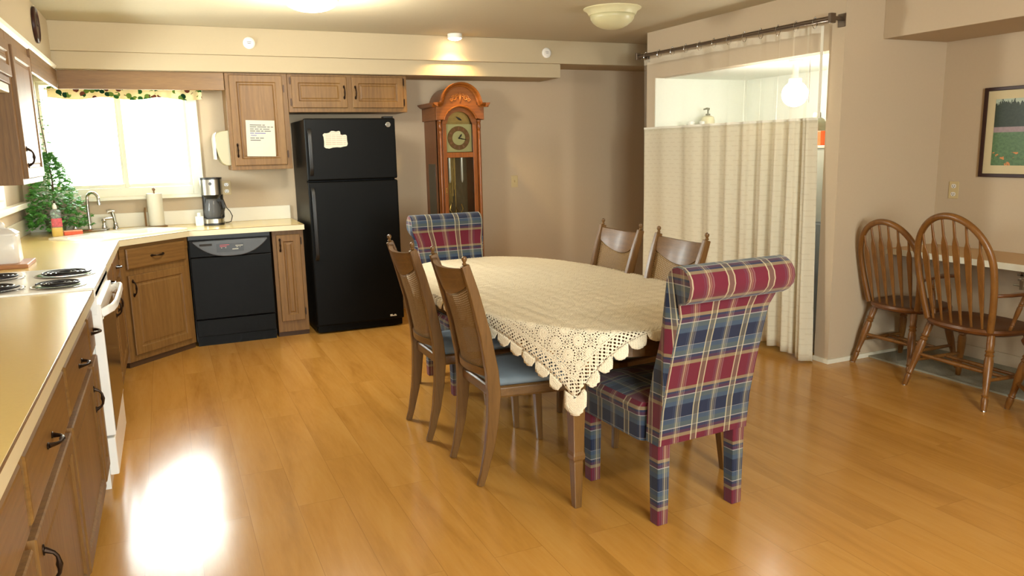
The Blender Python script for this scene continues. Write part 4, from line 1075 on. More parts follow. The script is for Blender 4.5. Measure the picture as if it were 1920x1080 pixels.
# dial
dz = 1.578
dl = obj('dial', B(-0.124, 0.124, 0.02, 0.026, 1.455, 1.70), plain('dial_ivory', rgb(176, 168, 112), 0.4), gc)
ap = [(0.112 * math.cos(math.radians(a)), 1.70 + 0.112 * math.sin(math.radians(a))) for a in range(0, 181, 10)]
obj('moon_dial', prism(nb(), ap, 'y', 0.02, 0.026), plain('dial_brass', rgb(140, 116, 60), 0.4, 0.5, noise=0.25, scale=40), dl)
rg2 = nb(); n = 40
ring_loft(rg2, [[(r * math.cos(2 * PI * i / n), y, dz + r * math.sin(2 * PI * i / n)) for i in range(n)] for r, y in ((0.063, 0.02), (0.063, 0.014), (0.104, 0.014), (0.106, 0.02))], caps=False)
obj('chapter_ring', rg2, plain('ring_brown', rgb(112, 78, 36), 0.4, 0.4, noise=0.15), dl)
nm = nb()
for k in range(12):
    a = PI / 2 - k * PI / 6; cx, cz = 0.084 * math.cos(a), dz + 0.084 * math.sin(a)
    d = Vector((math.cos(a), 0, math.sin(a))); w_ = Vector((-math.sin(a), 0, math.cos(a)))
    for off in ((-0.006, 0, 0.006) if k % 3 else (-0.004, 0.004)):
        c = Vector((cx, 0.013, cz)) + w_ * off
        tube(nm, [c - d * 0.013, c + d * 0.013], 0.0017, 5)
obj('numerals', nm, plain('numeral_rust', rgb(150, 96, 66), 0.5), dl)
hd = nb()
tube(hd, [(0, 0.009, dz), (0.03, 0.009, dz - 0.008), (0.072, 0.009, dz - 0.016)], [0.004, 0.005, 0.0015], 6)
tube(hd, [(0, 0.008, dz), (0.018, 0.008, dz + 0.022), (0.026, 0.008, dz + 0.036)], [0.004, 0.007, 0.0015], 6)
sphere(hd, (0, 0.008, dz), 0.008)
obj('hands', hd, M_SLOT, dl, smooth=True)
mh = nb(); tube(mh, [(-0.02, 0.014, 1.765), (0.01, 0.014, 1.745), (0.03, 0.014, 1.735)], [0.003, 0.01, 0.004], 6)
obj('moon_marker', mh, M_SLOT, dl)
# weights, chimes, pendulum, back
obj('back_board', B(-hw + 0.02, hw - 0.02, dp - 0.03, dp - 0.02, 0.40, 1.45), plain('clock_inside', rgb(104, 84, 48), 0.6), gc)
for x in (-0.088, 0.03):
    obj('weight_tube', lathe(nb(), [(0.004, 1.42), (0.011, 1.415), (0.011, 1.205), (0.008, 1.195), (0.003, 1.18)], (x, 0.045, 0), 14), plain('weight_silver', rgb(226, 222, 206), 0.3, 0.35), gc, smooth=True)
for k in range(7):
    obj('chime_rod', tube(nb(), [(-0.07 + k * 0.013, 0.2, 1.44), (-0.07 + k * 0.013, 0.2, 0.75 + 0.06 * k)], 0.004, 8), M_BRASS, gc, smooth=True)
pb = obj('pendulum_rod', tube(nb(), [(0, 0.15, 1.44), (0, 0.15, 0.72)], 0.004, 8), M_BRASS, gc, smooth=True)
obj('bob', lathe(nb(), [(0.005, 0.135), (0.07, 0.142), (0.075, 0.15), (0.07, 0.158), (0.005, 0.165)], (0, 0, 0.66), 28, 'y'), M_BRASS, pb, smooth=True)
obj('lyre', tube(nb(), [(-0.05, 0.14, 0.98), (-0.065, 0.14, 0.93), (-0.03, 0.14, 0.88), (0.0, 0.14, 0.95), (0.03, 0.14, 0.88), (0.065, 0.14, 0.93), (0.05, 0.14, 0.98)], 0.006, 8), M_BRASS, pb, smooth=True)

# ------------------------------------------------------------------ dining table
TX, TY, TA, TB, TN, TROT = 1.80, 3.625, 0.595, 1.175, 2.4, 2.0
ZTAB = 0.755
def outline(a, b, n=72):
    p = []
    for i in range(n):
        t_ = 2 * PI * i / n; c_, s_ = math.cos(t_), math.sin(t_)
        p.append((a * math.copysign(abs(c_) ** (2 / TN), c_), b * math.copysign(abs(s_) ** (2 / TN), s_)))
    return p
tb = thing('dining_table', 'brown wooden oval dining table under the lace cloth', 'table', (TX, TY, 0), TROT)
obj('tabletop', prism(nb(), outline(TA, TB), 'z', 0.722, ZTAB - 0.004), M_TABLEX, tb, bevel=0.006)
obj('table_pad', prism(nb(), outline(TA - 0.004, TB - 0.004), 'z', ZTAB - 0.004, ZTAB), M_PAD, tb)
bm = nb(); oo = outline(TA - 0.07, TB - 0.08); ii = outline(TA - 0.092, TB - 0.102)
ring_loft(bm, [loop3(oo, 0.722), loop3(oo, 0.63), loop3(ii, 0.63), loop3(ii, 0.722)], caps=False)
obj('apron', bm, M_TABLEX, tb)
for sx in (-1, 1):
    for sy in (-1, 1):
        x, y = sx * 0.36, sy * 0.93
        rings = []
        for z, s in ((0.722, 0.035), (0.62, 0.035), (0.60, 0.03), (0.58, 0.033), (0.24, 0.024), (0.225, 0.028), (0.21, 0.028), (0.20, 0.021), (0.19, 0.022), (0.0, 0.016)):
            k = 1 - z / 0.722
            rings.append([(x + sx * 0.035 * k + s * a, y + sy * 0.06 * k + s * b, z) for a, b in ((-1, -1), (1, -1), (1, 1), (-1, 1))])
        lg = nb(); ring_loft(lg, rings)
        obj('leg', lg, M_TABLEW, tb, bevel=0.003)

# tablecloth draped over the oval
OUT = [Vector((x, y)) for x, y in outline(TA + 0.004, TB + 0.004, 360)]
def drape(x, y):
    p = Vector((x, y))
    f = (abs(x) / (TA + 0.004)) ** TN + (abs(y) / (TB + 0.004)) ** TN
    if f <= 1.0: return (x, y, ZTAB + 0.0025)
    best = min(OUT, key=lambda q: (q - p).length_squared)
    d = (p - best).length; o_ = (p - best).normalized() if d > 1e-6 else Vector((0, 0))
    r = 0.012
    th = min(d / r, PI / 2)
    hz = r * math.sin(th); vz = r * (1 - math.cos(th))
    rest = max(0.0, d - r * PI / 2)
    hz += rest * 0.10; vz += rest * 0.993
    return (best.x + o_.x * hz, best.y + o_.y * hz, ZTAB + 0.0025 - vz)
def cloth():
    bm = nb(); lay = bm.loops.layers.uv.verify(); plan = {}
    def V(x, y):
        k = (round(x, 5), round(y, 5))
        if k not in plan: plan[k] = bm.verts.new(drape(x, y))
        return plan[k], (x, y)
    def face(pts):
        vs = []; uvs = []
        for p in pts:
            v, u = V(*p)
            if v in vs: continue
            vs.append(v); uvs.append(u)
        if len(vs) < 3: return
        try: f = bm.faces.new(vs)
        except ValueError: return
        for lp, u in zip(f.loops, uvs): lp[lay].uv = u
    nx, ny = 86, 164
    xs = [-CLOTH_HW + 2 * CLOTH_HW * i / nx for i in range(nx + 1)]; ys = [-CLOTH_HL + 2 * CLOTH_HL * j / ny for j in range(ny + 1)]
    for i in range(nx):
        for j in range(ny):
            face([(xs[i], ys[j]), (xs[i + 1], ys[j]), (xs[i + 1], ys[j + 1]), (xs[i], ys[j + 1])])
    # scalloped border: rounded tongues along all four sides
    def scallops(p0, d, out, length, count):
        w_ = length / count
        for k in range(1, count - 1):
            c = p0 + d * (w_ * (k + 0.5)); R = w_ * 0.5
            S = 12
            rows = []
            for a in range(S + 1):
                u = -1 + 2 * a / S
                h = 0.006 + R * math.sqrt(max(0, 1 - u * u))
                base = c + d * (R * u * 0.99)
                rows.append([base + out * (h * q / 4) for q in range(5)])
            for a in range(S):
                for q in range(4):
                    face([tuple(rows[a][q]), tuple(rows[a + 1][q]), tuple(rows[a + 1][q + 1]), tuple(rows[a][q + 1])])
    scallops(Vector((-CLOTH_HW, -CLOTH_HL)), Vector((1, 0)), Vector((0, -1)), 2 * CLOTH_HW, 14)
    scallops(Vector((-CLOTH_HW, CLOTH_HL)), Vector((1, 0)), Vector((0, 1)), 2 * CLOTH_HW, 14)
    scallops(Vector((-CLOTH_HW, -CLOTH_HL)), Vector((0, 1)), Vector((-1, 0)), 2 * CLOTH_HL, 26)
    scallops(Vector((CLOTH_HW, -CLOTH_HL)), Vector((0, 1)), Vector((1, 0)), 2 * CLOTH_HL, 26)
    # corner tongues
    for sx in (-1, 1):
        for sy in (-1, 1):
            cpt = Vector((sx * CLOTH_HW, sy * CLOTH_HL)); a0 = math.atan2(sy, sx); R = 0.070
            rows = []
            for a in range(21):
                an = a0 - math.radians(125) + math.radians(250) * a / 20
                rows.append([cpt + Vector((math.cos(an), math.sin(an))) * (R * q / 4) for q in range(5)])
            for a in range(20):
                for q in range(4):
                    f_ = [rows[a][q], rows[a + 1][q], rows[a + 1][q + 1], rows[a][q + 1]]
                    if all(abs(p.x) <= CLOTH_HW and abs(p.y) <= CLOTH_HL for p in f_): continue
                    face([tuple(p) for p in f_])
    return bm
tc = obj('tablecloth', cloth(), M_LACE, None, smooth='all', loc=(TX, TY, 0), solid=0.0018)
tc.rotation_euler = (0, 0, math.radians(TROT))
tag(tc, 'cream crochet lace tablecloth with scalloped edge on the dining table', 'tablecloth')

# ------------------------------------------------------------------ cane-back chairs (front towards +y)
def cane_chair(label, loc, rot):
    t = thing('cane_back_chair', label, 'chair', loc, rot, 'cane-back dining chairs')
    for s in (-1, 1):
        pts = [(s * 0.178, -0.262, 0.0), (s * 0.180, -0.243, 0.06), (s * 0.184, -0.215, 0.18), (s * 0.187, -0.198, 0.30), (s * 0.188, -0.190, 0.42), (s * 0.190, -0.197, 0.52), (s * 0.194, -0.228, 0.70), (s * 0.202, -0.275, 0.88), (s * 0.207, -0.312, 1.0)]
        sz = [(0.024, 0.03), (0.026, 0.032), (0.031, 0.043), (0.034, 0.052), (0.035, 0.06), (0.034, 0.057), (0.032, 0.050), (0.030, 0.043), (0.026, 0.036)]
        lg = obj('leg', sweep(nb(), pts, sz), M_WALNUT, t, bevel=0.004, smooth=True)
        obj('finial', lathe(nb(), [(0.006, 1.0), (0.011, 1.004), (0.006, 1.012), (0.012, 1.024), (0.010, 1.034), (0.002, 1.039)], (s * 0.207, -0.313, 0), 12), M_WALNUT, lg, smooth=True)
        fl = nb(); rings = []
        for z, q, yy in ((0.41, 0.022, 0.205), (0.38, 0.021, 0.206), (0.0, 0.013, 0.222)):
            rings.append([(s * 0.205 + q * a, yy + q * b, z) for a, b in ((-1, -1), (1, -1), (1, 1), (-1, 1))])
        ring_loft(fl, rings)
        obj('leg', fl, M_WALNUT, t, bevel=0.003)
    def ypost(z):                         # post centre line behind z
        P = [(0.42, -0.190), (0.52, -0.197), (0.70, -0.228), (0.88, -0.275), (1.0, -0.312)]
        for (z0, y0), (z1, y1) in zip(P, P[1:]):
            if z <= z1: return y0 + (y1 - y0) * (z - z0) / (z1 - z0)
        return P[-1][1]
    def xpost(z): return 0.176 + 0.018 * max(0, (z - 0.45)) / 0.55
    # crest rail: curved board with drooping lower edge
    def crest_rings(yoff):
        pass
    bm = nb(); N = 18
    for side in (0, 1):
        pass
    rings = []
    for i in range(N + 1):
        u = -1 + 2 * i / N; zt = 0.985 - 0.012 * (1 - u * u); zb = 0.915 - 0.065 * (1 - u * u)
        bow = 0.042 * (1 - u * u)
        r = []
        for z, dy in ((zt, -0.011), (zt, 0.011), ((zt + zb) / 2, 0.012), (zb, 0.008), (zb, -0.008), ((zt + zb) / 2, -0.012)):
            r.append((u * xpost(z), ypost(z) - bow + dy, z))
        rings.append(r)
    ring_loft(bm, rings)
    obj('crest_rail', bm, M_WALNUTX, t, smooth=True)
    def panel(a, b):
        u = -1 + 2 * a; z0 = 0.515; z1 = 0.915 - 0.065 * (1 - u * u) + 0.004; z = z0 + (z1 - z0) * b
        return (u * xpost(z), ypost(z) - 0.042 * (1 - u * u), z)
    obj('cane_panel', grid(nb(), 18, 14, panel, lambda a, b: (a * 0.36, b * 0.40)), M_CANE, t, smooth='all', solid=0.004)
    lr = nb(); rings = []
    for i in range(N + 1):
        u = -1 + 2 * i / N; bow = 0.040 * (1 - u * u)
        rings.append([(u * xpost(z), ypost(z) - bow + dy, z) for z, dy in ((0.53, -0.013), (0.53, 0.013), (0.495, 0.013), (0.495, -0.013))])
    ring_loft(lr, rings)
    obj('lower_rail', lr, M_WALNUTX, t, smooth=True)
    # seat frame and cushion: bowed front
    def seat_out(k):
        p = [(-0.185 - k, -0.195 - k), (0.185 + k, -0.195 - k)]
        p += [(0.235 + k, 0.17), (0.228 + k, 0.215 + k * 0.5)]
        for i in range(9):
            u = 1 - 2 * i / 8; p.append((0.20 * u, 0.235 + k + 0.022 * (1 - u * u)))
        p += [(-0.228 - k, 0.215 + k * 0.5), (-0.235 - k, 0.17)]
        return p
    sf = nb(); ring_loft(sf, [loop3(seat_out(0.0), 0.395), loop3(seat_out(0.004), 0.405), loop3(seat_out(0.004), 0.440), loop3(seat_out(-0.004), 0.448)])
    obj('seat_frame', sf, M_WALNUTX, t, bevel=0.003)
    cu = nb(); ring_loft(cu, [loop3(seat_out(-0.012), 0.448), loop3(seat_out(-0.006), 0.465), loop3(seat_out(-0.022), 0.482), loop3([(x * 0.6, y * 0.6 + 0.01) for x, y in seat_out(-0.02)], 0.492)])
    obj('seat_cushion', cu, M_BLUE, t, smooth='all')['label'] = 'slate blue upholstered cushion'
    return t
ch = cane_chair('nearest cane-back wooden chair at the left side of the table, blue seat showing', (1.418, 3.17, 0), -90)
dup(ch, (1.38, 3.785, 0), -90, 'cane-back wooden chair at the left side of the table nearer the refrigerator')
dup(ch, (2.14, 3.30, 0), 90, 'cane-back wooden chair in front of the curtain, just left of the plaid chair')
dup(ch, (2.14, 3.89, 0), 90, 'cane-back wooden chair at the right side of the table against the bare wall')

# ------------------------------------------------------------------ plaid parsons chairs (front towards +y)
def plaid_chair(label, loc, rot):
    t = thing('parsons_chair', label, 'chair', loc, rot, 'plaid parsons chairs')
    prof = []      # (y, z) closed outline of the back, going up the front, over the roll, down the back
    prof += [(-0.175, 0.335), (-0.18, 0.48), (-0.208, 0.62), (-0.25, 0.76), (-0.292, 0.88), (-0.318, 0.95)]
    cy, cz, r = -0.388, 0.985, 0.070
    for a in (12, 36, 60, 84, 108, 132, 156, 180, 204, 228, 252, 270):
        prof.append((cy + r * math.cos(math.radians(a)), cz + r * math.sin(math.radians(a))))
    prof += [(-0.376, 0.908), (-0.362, 0.86), (-0.335, 0.76), (-0.302, 0.62), (-0.272, 0.48), (-0.258, 0.335)]
    # arc length for the v coordinate
    L = [0.0]
    for (a, b), (c_, d) in zip(prof, prof[1:]): L.append(L[-1] + math.hypot(c_ - a, d - b))
    def hwid(z): return 0.224 - 0.006 * (z - 0.335) / 0.5 + 0.034 * max(0.0, min(1.0, (z - 0.86) / 0.10)) ** 0.7
    bm = nb(); lay = bm.loops.layers.uv.verify(); N = 12; n = len(prof)
    # fuller edges: sections inset slightly at the ends
    stations = [(-1.0, 0.93), (-0.975, 1.0)] + [(-0.9 + 1.8 * i / N, 1.0) for i in range(N + 1)] + [(0.975, 1.0), (1.0, 0.93)]
    my = sum(p[0] for p in prof) / n
    R = []
    for u, k in stations:
        ring = []
        for y, z in prof:
            yy = y; zz = z
            if k < 1:
                yc = -0.217 - (z - 0.335) * 0.20 if z < 0.9 else cy
                zc = z if z < 0.9 else cz
                yy = yc + (y - yc) * k; zz = zc + (z - zc) * k
            ring.append(bm.verts.new((u * hwid(z), yy, zz)))
        R.append(ring)
    # back face uses v measured in height so that the tartan reads the same front and back
    JR = 13; JB = 21; JS = 18                     # roll back, mid back, first point below the roll
    def vv(j): return 10 * 0.31 + (0.0465 + L[j] - L[JR] if j < JS else 0.0465 + L[JB] - L[j])
    for i in range(len(R) - 1):
        for j in range(n):
            k = (j + 1) % n
            f = bm.faces.new((R[i][j], R[i][k], R[i + 1][k], R[i + 1][j]))
            for lp, (a, b) in zip(f.loops, ((i, j), (i, k), (i + 1, k), (i + 1, j))):
                lp[lay].uv = (stations[a][0] * 0.25, vv(b) if not (k == 0 and b == 0) else vv(n - 1) - 0.09)
    for ring in (R[0], R[-1]):
        f = bm.faces.new(ring)
        for lp in f.loops: lp[lay].uv = (lp.vert.co.y * 1.4 + 0.03, lp.vert.co.z - 0.10)
        bmesh.ops.triangulate(bm, faces=[f])
    obj('backrest', bm, M_PLAID, t, smooth=True)
    # piping down both back edges
    for s in (-1, 1):
        pass
    # seat
    bm = nb()
    def so(k): return rrect(-0.235 - k, 0.235 + k, -0.16, 0.30 + k, 0.03)
    ring_loft(bm, [loop3(so(-0.004), 0.325), loop3(so(0.0), 0.33), loop3(so(0.0), 0.425), loop3(so(0.006), 0.435), loop3(so(0.006), 0.46), loop3(so(-0.012), 0.482), loop3([(x * 0.55, 0.07 + (y - 0.07) * 0.55) for x, y in so(-0.01)], 0.497)])
    box_uv(bm)
    ul = bm.loops.layers.uv.verify()
    for f in bm.faces:
        for lp in f.loops: lp[ul].uv = (lp[ul].uv[0], lp[ul].uv[1] + 0.15)
    obj('seat', bm, M_PLAID, t, smooth=True)
    for s in (-1, 1):
        for y0, y1, y2, y3, inset in ((-0.25, -0.19, -0.248, -0.198, 0.0), (0.225, 0.285, 0.23, 0.28, 0.0)):
            rings = []
            for z, a, b, w0, w1 in ((0.0, y2, y3, 0.166, 0.216), (0.335, y0, y1, 0.160, 0.220)):
                rings.append([(s * w0, a, z), (s * w1, a, z), (s * w1, b, z), (s * w0, b, z)])
            lg = nb(); ring_loft(lg, rings); box_uv(lg)
            for f in lg.faces:
                for lp in f.loops:
                    q = lp[lg.loops.layers.uv.verify()]; q.uv = (q.uv[0] * 1.0 + 0.02, q.uv[1] + 0.03)
            obj('leg', lg, M_PLAID, t, bevel=0.004)
    return t
pc = plaid_chair('red and blue plaid parsons chair in the foreground, seen from behind', (1.843, 2.588, 0), 3.0)
dup(pc, (1.70, 4.52, 0), 180, 'red and blue plaid parsons chair at the far end of the table')

# ------------------------------------------------------------------ laundry curtain
XC = 3.875
rd = thing('curtain_rod', 'bronze-nickel curtain rod across the laundry opening', 'curtain rod', (0, 0, 0))
obj('bar', tube(nb(), [(XC, 3.74, 2.228), (XC, 5.88, 2.24)], 0.013, 12), M_NICKEL, rd, smooth=True)
obj('bar_sleeve', tube(nb(), [(XC, 3.74, 2.228), (XC, 4.5, 2.2323)], 0.0155, 12), M_NICKEL, rd, smooth=True)
for y, z in ((3.725, 2.228), (5.885, 2.24)):
    bm = nb(); box(bm, XC - 0.022, XC + 0.022, y - 0.012, y + 0.012, z - 0.03, z + 0.03); box(bm, XC - 0.01, XR, y - 0.009, y + 0.009, z - 0.012, z + 0.012); box(bm, XR - 0.008, XR, y - (0.03 if y < 4 else 0.055), y + (0.03 if y < 4 else -0.012), z - 0.05, z + 0.03)
    obj('bracket', bm, M_NICKEL, rd, bevel=0.003)
cu = thing('shower_curtain', 'cream fabric curtain with net top hanging over the laundry opening', 'curtain', (0, 0, 0))
CY0, CY1 = 5.79, 3.84
def cmap(a):      # a 0..1 from left (far) to right (near): wide folds left, bunched right
    return CY0 + (CY1 - CY0) * a
def fold(a, b):   # b 0 bottom .. 1 top
    amp = 0.012 + 0.020 * a ** 1.3
    ph = 2 * PI * (4.2 * a + 5.0 * a ** 2.6)
    w = amp * math.sin(ph) + amp * 0.5 * math.sin(2.3 * ph + 1.3) * a
    return w * (1.15 - 0.45 * b) + 0.01 * math.sin(5 * a + 3 * b)
ZBOT, ZMID, ZTOP = 0.035, 1.625, 2.195
def hemz(a): return 0.03 + 0.03 * max(0, math.sin(a * 9)) - 0.03 * max(0, (a - 0.8) / 0.2)
def f_low(a, b):
    z = hemz(a) + (ZMID - hemz(a)) * b
    y = cmap(a) - (1 - b) * 0.085 * (a ** 5)
    x = XC + fold(a, b * 0.74) - 0.03 * (a ** 5) * (1 - b)
    return (x, y, z)
def f_net(a, b):
    z = ZMID + (ZTOP - ZMID) * b
    return (XC + fold(a, 0.74 + 0.26 * b), cmap(a), z)
obj('cloth_panel', grid(nb(), 220, 24, f_low, lambda a, b: (a * 2.6, b * 1.6)), M_CURT, cu, smooth='all', solid=0.0016)
obj('net_panel', grid(nb(), 220, 8, f_net, lambda a, b: (a * 2.6, b * 0.57)), M_NET, cu, smooth='all')
M_HEM = make_net('curtain_header', rgb(226, 218, 198), 0.76)
obj('header_band', grid(nb(), 220, 2, lambda a, b: (XC - 0.0015 + fold(a, 0.97 + 0.03 * b), cmap(a), 2.155 + 0.047 * b), lambda a, b: (a * 2.6, b * 0.05)), M_HEM, cu, smooth='all')
M_EDGE = plain('curtain_hem_cloth', rgb(226, 222, 206), 0.85)
obj('hem_strip', grid(nb(), 3, 8, lambda a, b: (XC - 0.002 + fold(1, 0.74 + 0.26 * b), 3.845 - 0.022 * a, ZMID + (2.20 - ZMID) * b)), M_EDGE, cu, solid=0.002)
obj('seam_tape', grid(nb(), 220, 1, lambda a, b: (XC - 0.003 + fold(a, 0.74), cmap(a), ZMID - 0.012 + 0.016 * b)), M_EDGE, cu, solid=0.002)
ring0 = None
for k in range(12):
    a = 0.012 + 0.976 * (k / 11) ** 0.94
    y = cmap(a); zr = 2.228 + (y - 3.74) / 2.14 * 0.012
    if ring0 is None:
        bm = nb(); pts = [(0, 0.004 * math.sin(i / 24 * 2 * PI), 0) for i in range(1)]
        pts = [(0.020 * math.sin(2 * PI * i / 20), 0.0, -0.012 + 0.032 * math.cos(2 * PI * i / 20)) for i in range(21)]
        tube(bm, pts, 0.0022, 6)
        sphere(bm, (0.0, -0.002, 0.0215), 0.006, u=10, v=6)
        ring0 = obj('curtain_hook', bm, M_CHROME, None, smooth=True)
        r = ring0
    else:
        r = ring0.copy(); COL.objects.link(r)
    r.location = (XC, y, zr)
    tag(r, 'small metal curtain hook on the rod above the laundry curtain', 'curtain hook', 'curtain hooks on the rod')

# ------------------------------------------------------------------ laundry room contents
ws = thing('washing_machine', 'white stacked washer and dryer behind the right end of the curtain', 'washing machine', (4.09, 3.86, 0))
obj('lower_cabinet', B(0.0, 0.70, 0.0, 0.70, 0.0, 0.92), M_WASHB, ws, bevel=0.012)
obj('upper_cabinet', B(0.02, 0.70, 0.0, 0.70, 0.92, 1.43), M_WASH, ws, bevel=0.012)
obj('top_lid', B(0.0, 0.71, -0.005, 0.705, 1.43, 1.448), M_WHITE, ws, bevel=0.006)
obj('door', lathe(nb(), [(0.17, 0.0), (0.17, -0.02), (0.14, -0.03)], (0.0, 0.42, 0.52), 28, 'x'), M_WHITE, ws, smooth=True)
tag(obj('detergent_box', B(-0.04, 0.04, -0.055, 0.055, 0, 0.10), M_ORANGE, bevel=0.003, loc=(4.22, 4.12, 1.448)), 'small orange box on the stacked washer beside the curtain edge', 'box')
t = thing('detergent_jug', 'grey-green jug behind the orange box at the curtain edge', 'jug', (4.33, 4.255, 1.448))
bm = nb(); ring_loft(bm, [loop3(rrect(-0.07, 0.07, -0.05, 0.05, 0.03), 0), loop3(rrect(-0.075, 0.075, -0.055, 0.055, 0.03), 0.02), loop3(rrect(-0.075, 0.075, -0.055, 0.055, 0.03), 0.13), loop3(rrect(-0.05, 0.05, -0.04, 0.04, 0.03), 0.185), loop3(rrect(-0.026, 0.026, -0.024, 0.024, 0.02), 0.2)])
obj('jug_body', bm, M_GREYB, t, smooth=True)
obj('cap', lathe(nb(), [(0.026, 0.2), (0.028, 0.203), (0.026, 0.232), (0.02, 0.235)], seg=16), M_GREYB, t, smooth=True)
sh = thing('wall_shelf', 'white shelf inside the laundry room above the curtain line', 'shelf', (0, 0, 0))
obj('board', B(XR + 0.12, 4.96, 5.46, 5.753, 1.605, 1.625), M_WHITE, sh, bevel=0.003)
for x in (4.2, 4.8): obj('bracket', prism(nb(), [(5.753, 1.605), (5.54, 1.605), (5.753, 1.42)], 'x', x, x + 0.02), M_WHITE, sh)
t = thing('pump_bottle', 'cream pump bottle standing on the laundry shelf', 'bottle', (4.42, 5.60, 1.625), -20)
bm = nb(); ring_loft(bm, [oval(0.055, 0.05, 0.0), oval(0.06, 0.055, 0.01), oval(0.06, 0.055, 0.055), oval(0.05, 0.045, 0.085), oval(0.022, 0.022, 0.098)])
obj('bottle_body', bm, M_CREAMB, t, smooth=True)
obj('pump_stem', lathe(nb(), [(0.02, 0.098), (0.02, 0.112), (0.007, 0.114), (0.007, 0.15)], seg=14), M_GREYB, t, smooth=True)
obj('pump_spout', tube(nb(), [(0.012, 0, 0.152), (-0.01, 0, 0.158), (-0.04, 0, 0.150)], [0.011, 0.009, 0.006], 8), M_GREYB, t, smooth=True)
for i, (x, r, lab) in enumerate(((4.22, 0.025, 'low white container at the left of the laundry shelf'), (4.335, 0.022, 'low white container left of the pump bottle on the laundry shelf'))):
    tag(obj('container', lathe(nb(), [(r, 0), (r * 1.1, 0.004), (r * 1.1, 0.035), (r * 1.15, 0.036), (r * 1.15, 0.046), (r * 0.6, 0.05)], seg=18), M_WHITEP, smooth=True, loc=(x, 5.57, 1.625)), lab, 'container')
lf = thing('globe_lamp', 'bright white globe lamp hanging from the laundry ceiling, seen through the net', 'lamp', (4.13, 4.275, 2.045))
obj('socket', lathe(nb(), [(0.05, 0.0), (0.05, -0.015), (0.02, -0.03), (0.02, -0.12), (0.045, -0.13), (0.045, -0.16)], seg=20), M_WHITEP, lf, smooth=True)
obj('globe', sphere(nb(), (0, 0, -0.235), 0.088, u=24, v=16), M_BULB, lf, smooth='all')
obj('pull_chain', tube(nb(), [(0.03, -0.10, -0.01), (0.03, -0.102, -0.15), (0.03, -0.102, -0.30)], 0.003, 6), M_NICKEL, lf, smooth=True)

# ------------------------------------------------------------------ alcove: desk, picture, Windsor chairs
dk = thing('wall_desk', 'built-in tan laminate desk top along the alcove wall', 'desk', (0, 0, 0))
obj('desk_top', B(4.455, XA, -1.2, YRET, 0.722, 0.75), M_DESK, dk, bevel=0.002)
obj('front_edge', B(4.449, 4.455, -1.2, YRET, 0.712, 0.7505), M_TRIMW, dk)
obj('wall_cleat', B(XA - 0.04, XA, -1.2, YRET, 0.67, 0.722), M_TRIMW, dk)
br = nb(); prism(br, [(4.47, 0.722), (XA, 0.722), (XA, 0.45)], 'y', 1.2, 1.23); obj('bracket', br, M_TRIMW, dk)
cl = thing('desk_clamp', 'small grey metal clamp hanging under the desk edge at far right', 'clamp', (4.475, 2.79, 0.60))
obj('frame', box(box(B(0.0, 0.03, -0.012, 0.012, 0.0, 0.122), -0.02, 0.03, -0.012, 0.012, 0.055, 0.07), 0.0, 0.05, -0.03, 0.03, 0.08, 0.095), M_STEEL, cl, bevel=0.003)
obj('screw', tube(nb(), [(0.01, -0.05, 0.02), (0.01, 0.05, 0.025)], 0.005, 8), M_STEEL, cl)
pf = thing('framed_picture', 'dark-framed meadow print hanging on the alcove wall', 'picture', (XA, 2.96, 1.507), -90)
PW, PH = 0.86, 0.565
obj('frame', wall_y(nb(), -0.024, 0.0, -PW / 2, PW / 2, -PH / 2, PH / 2, [(-PW / 2 + 0.022, PW / 2 - 0.022, -PH / 2 + 0.022, PH / 2 - 0.022)]), M_DARKW, pf, bevel=0.003)
obj('mat_board', B(-PW / 2 + 0.02, PW / 2 - 0.02, -0.012, -0.006, -PH / 2 + 0.02, PH / 2 - 0.02), M_MATB, pf)
bm = nb(); a_, b_ = PW / 2 - 0.075, PH / 2 - 0.075
grid(bm, 1, 1, lambda a, b: (-a_ + 2 * a_ * a, -0.0135, -b_ + 2 * b_ * b), lambda a, b: (a * 1.5, b))
obj('print', bm, M_PICT, pf, solid=0.001)

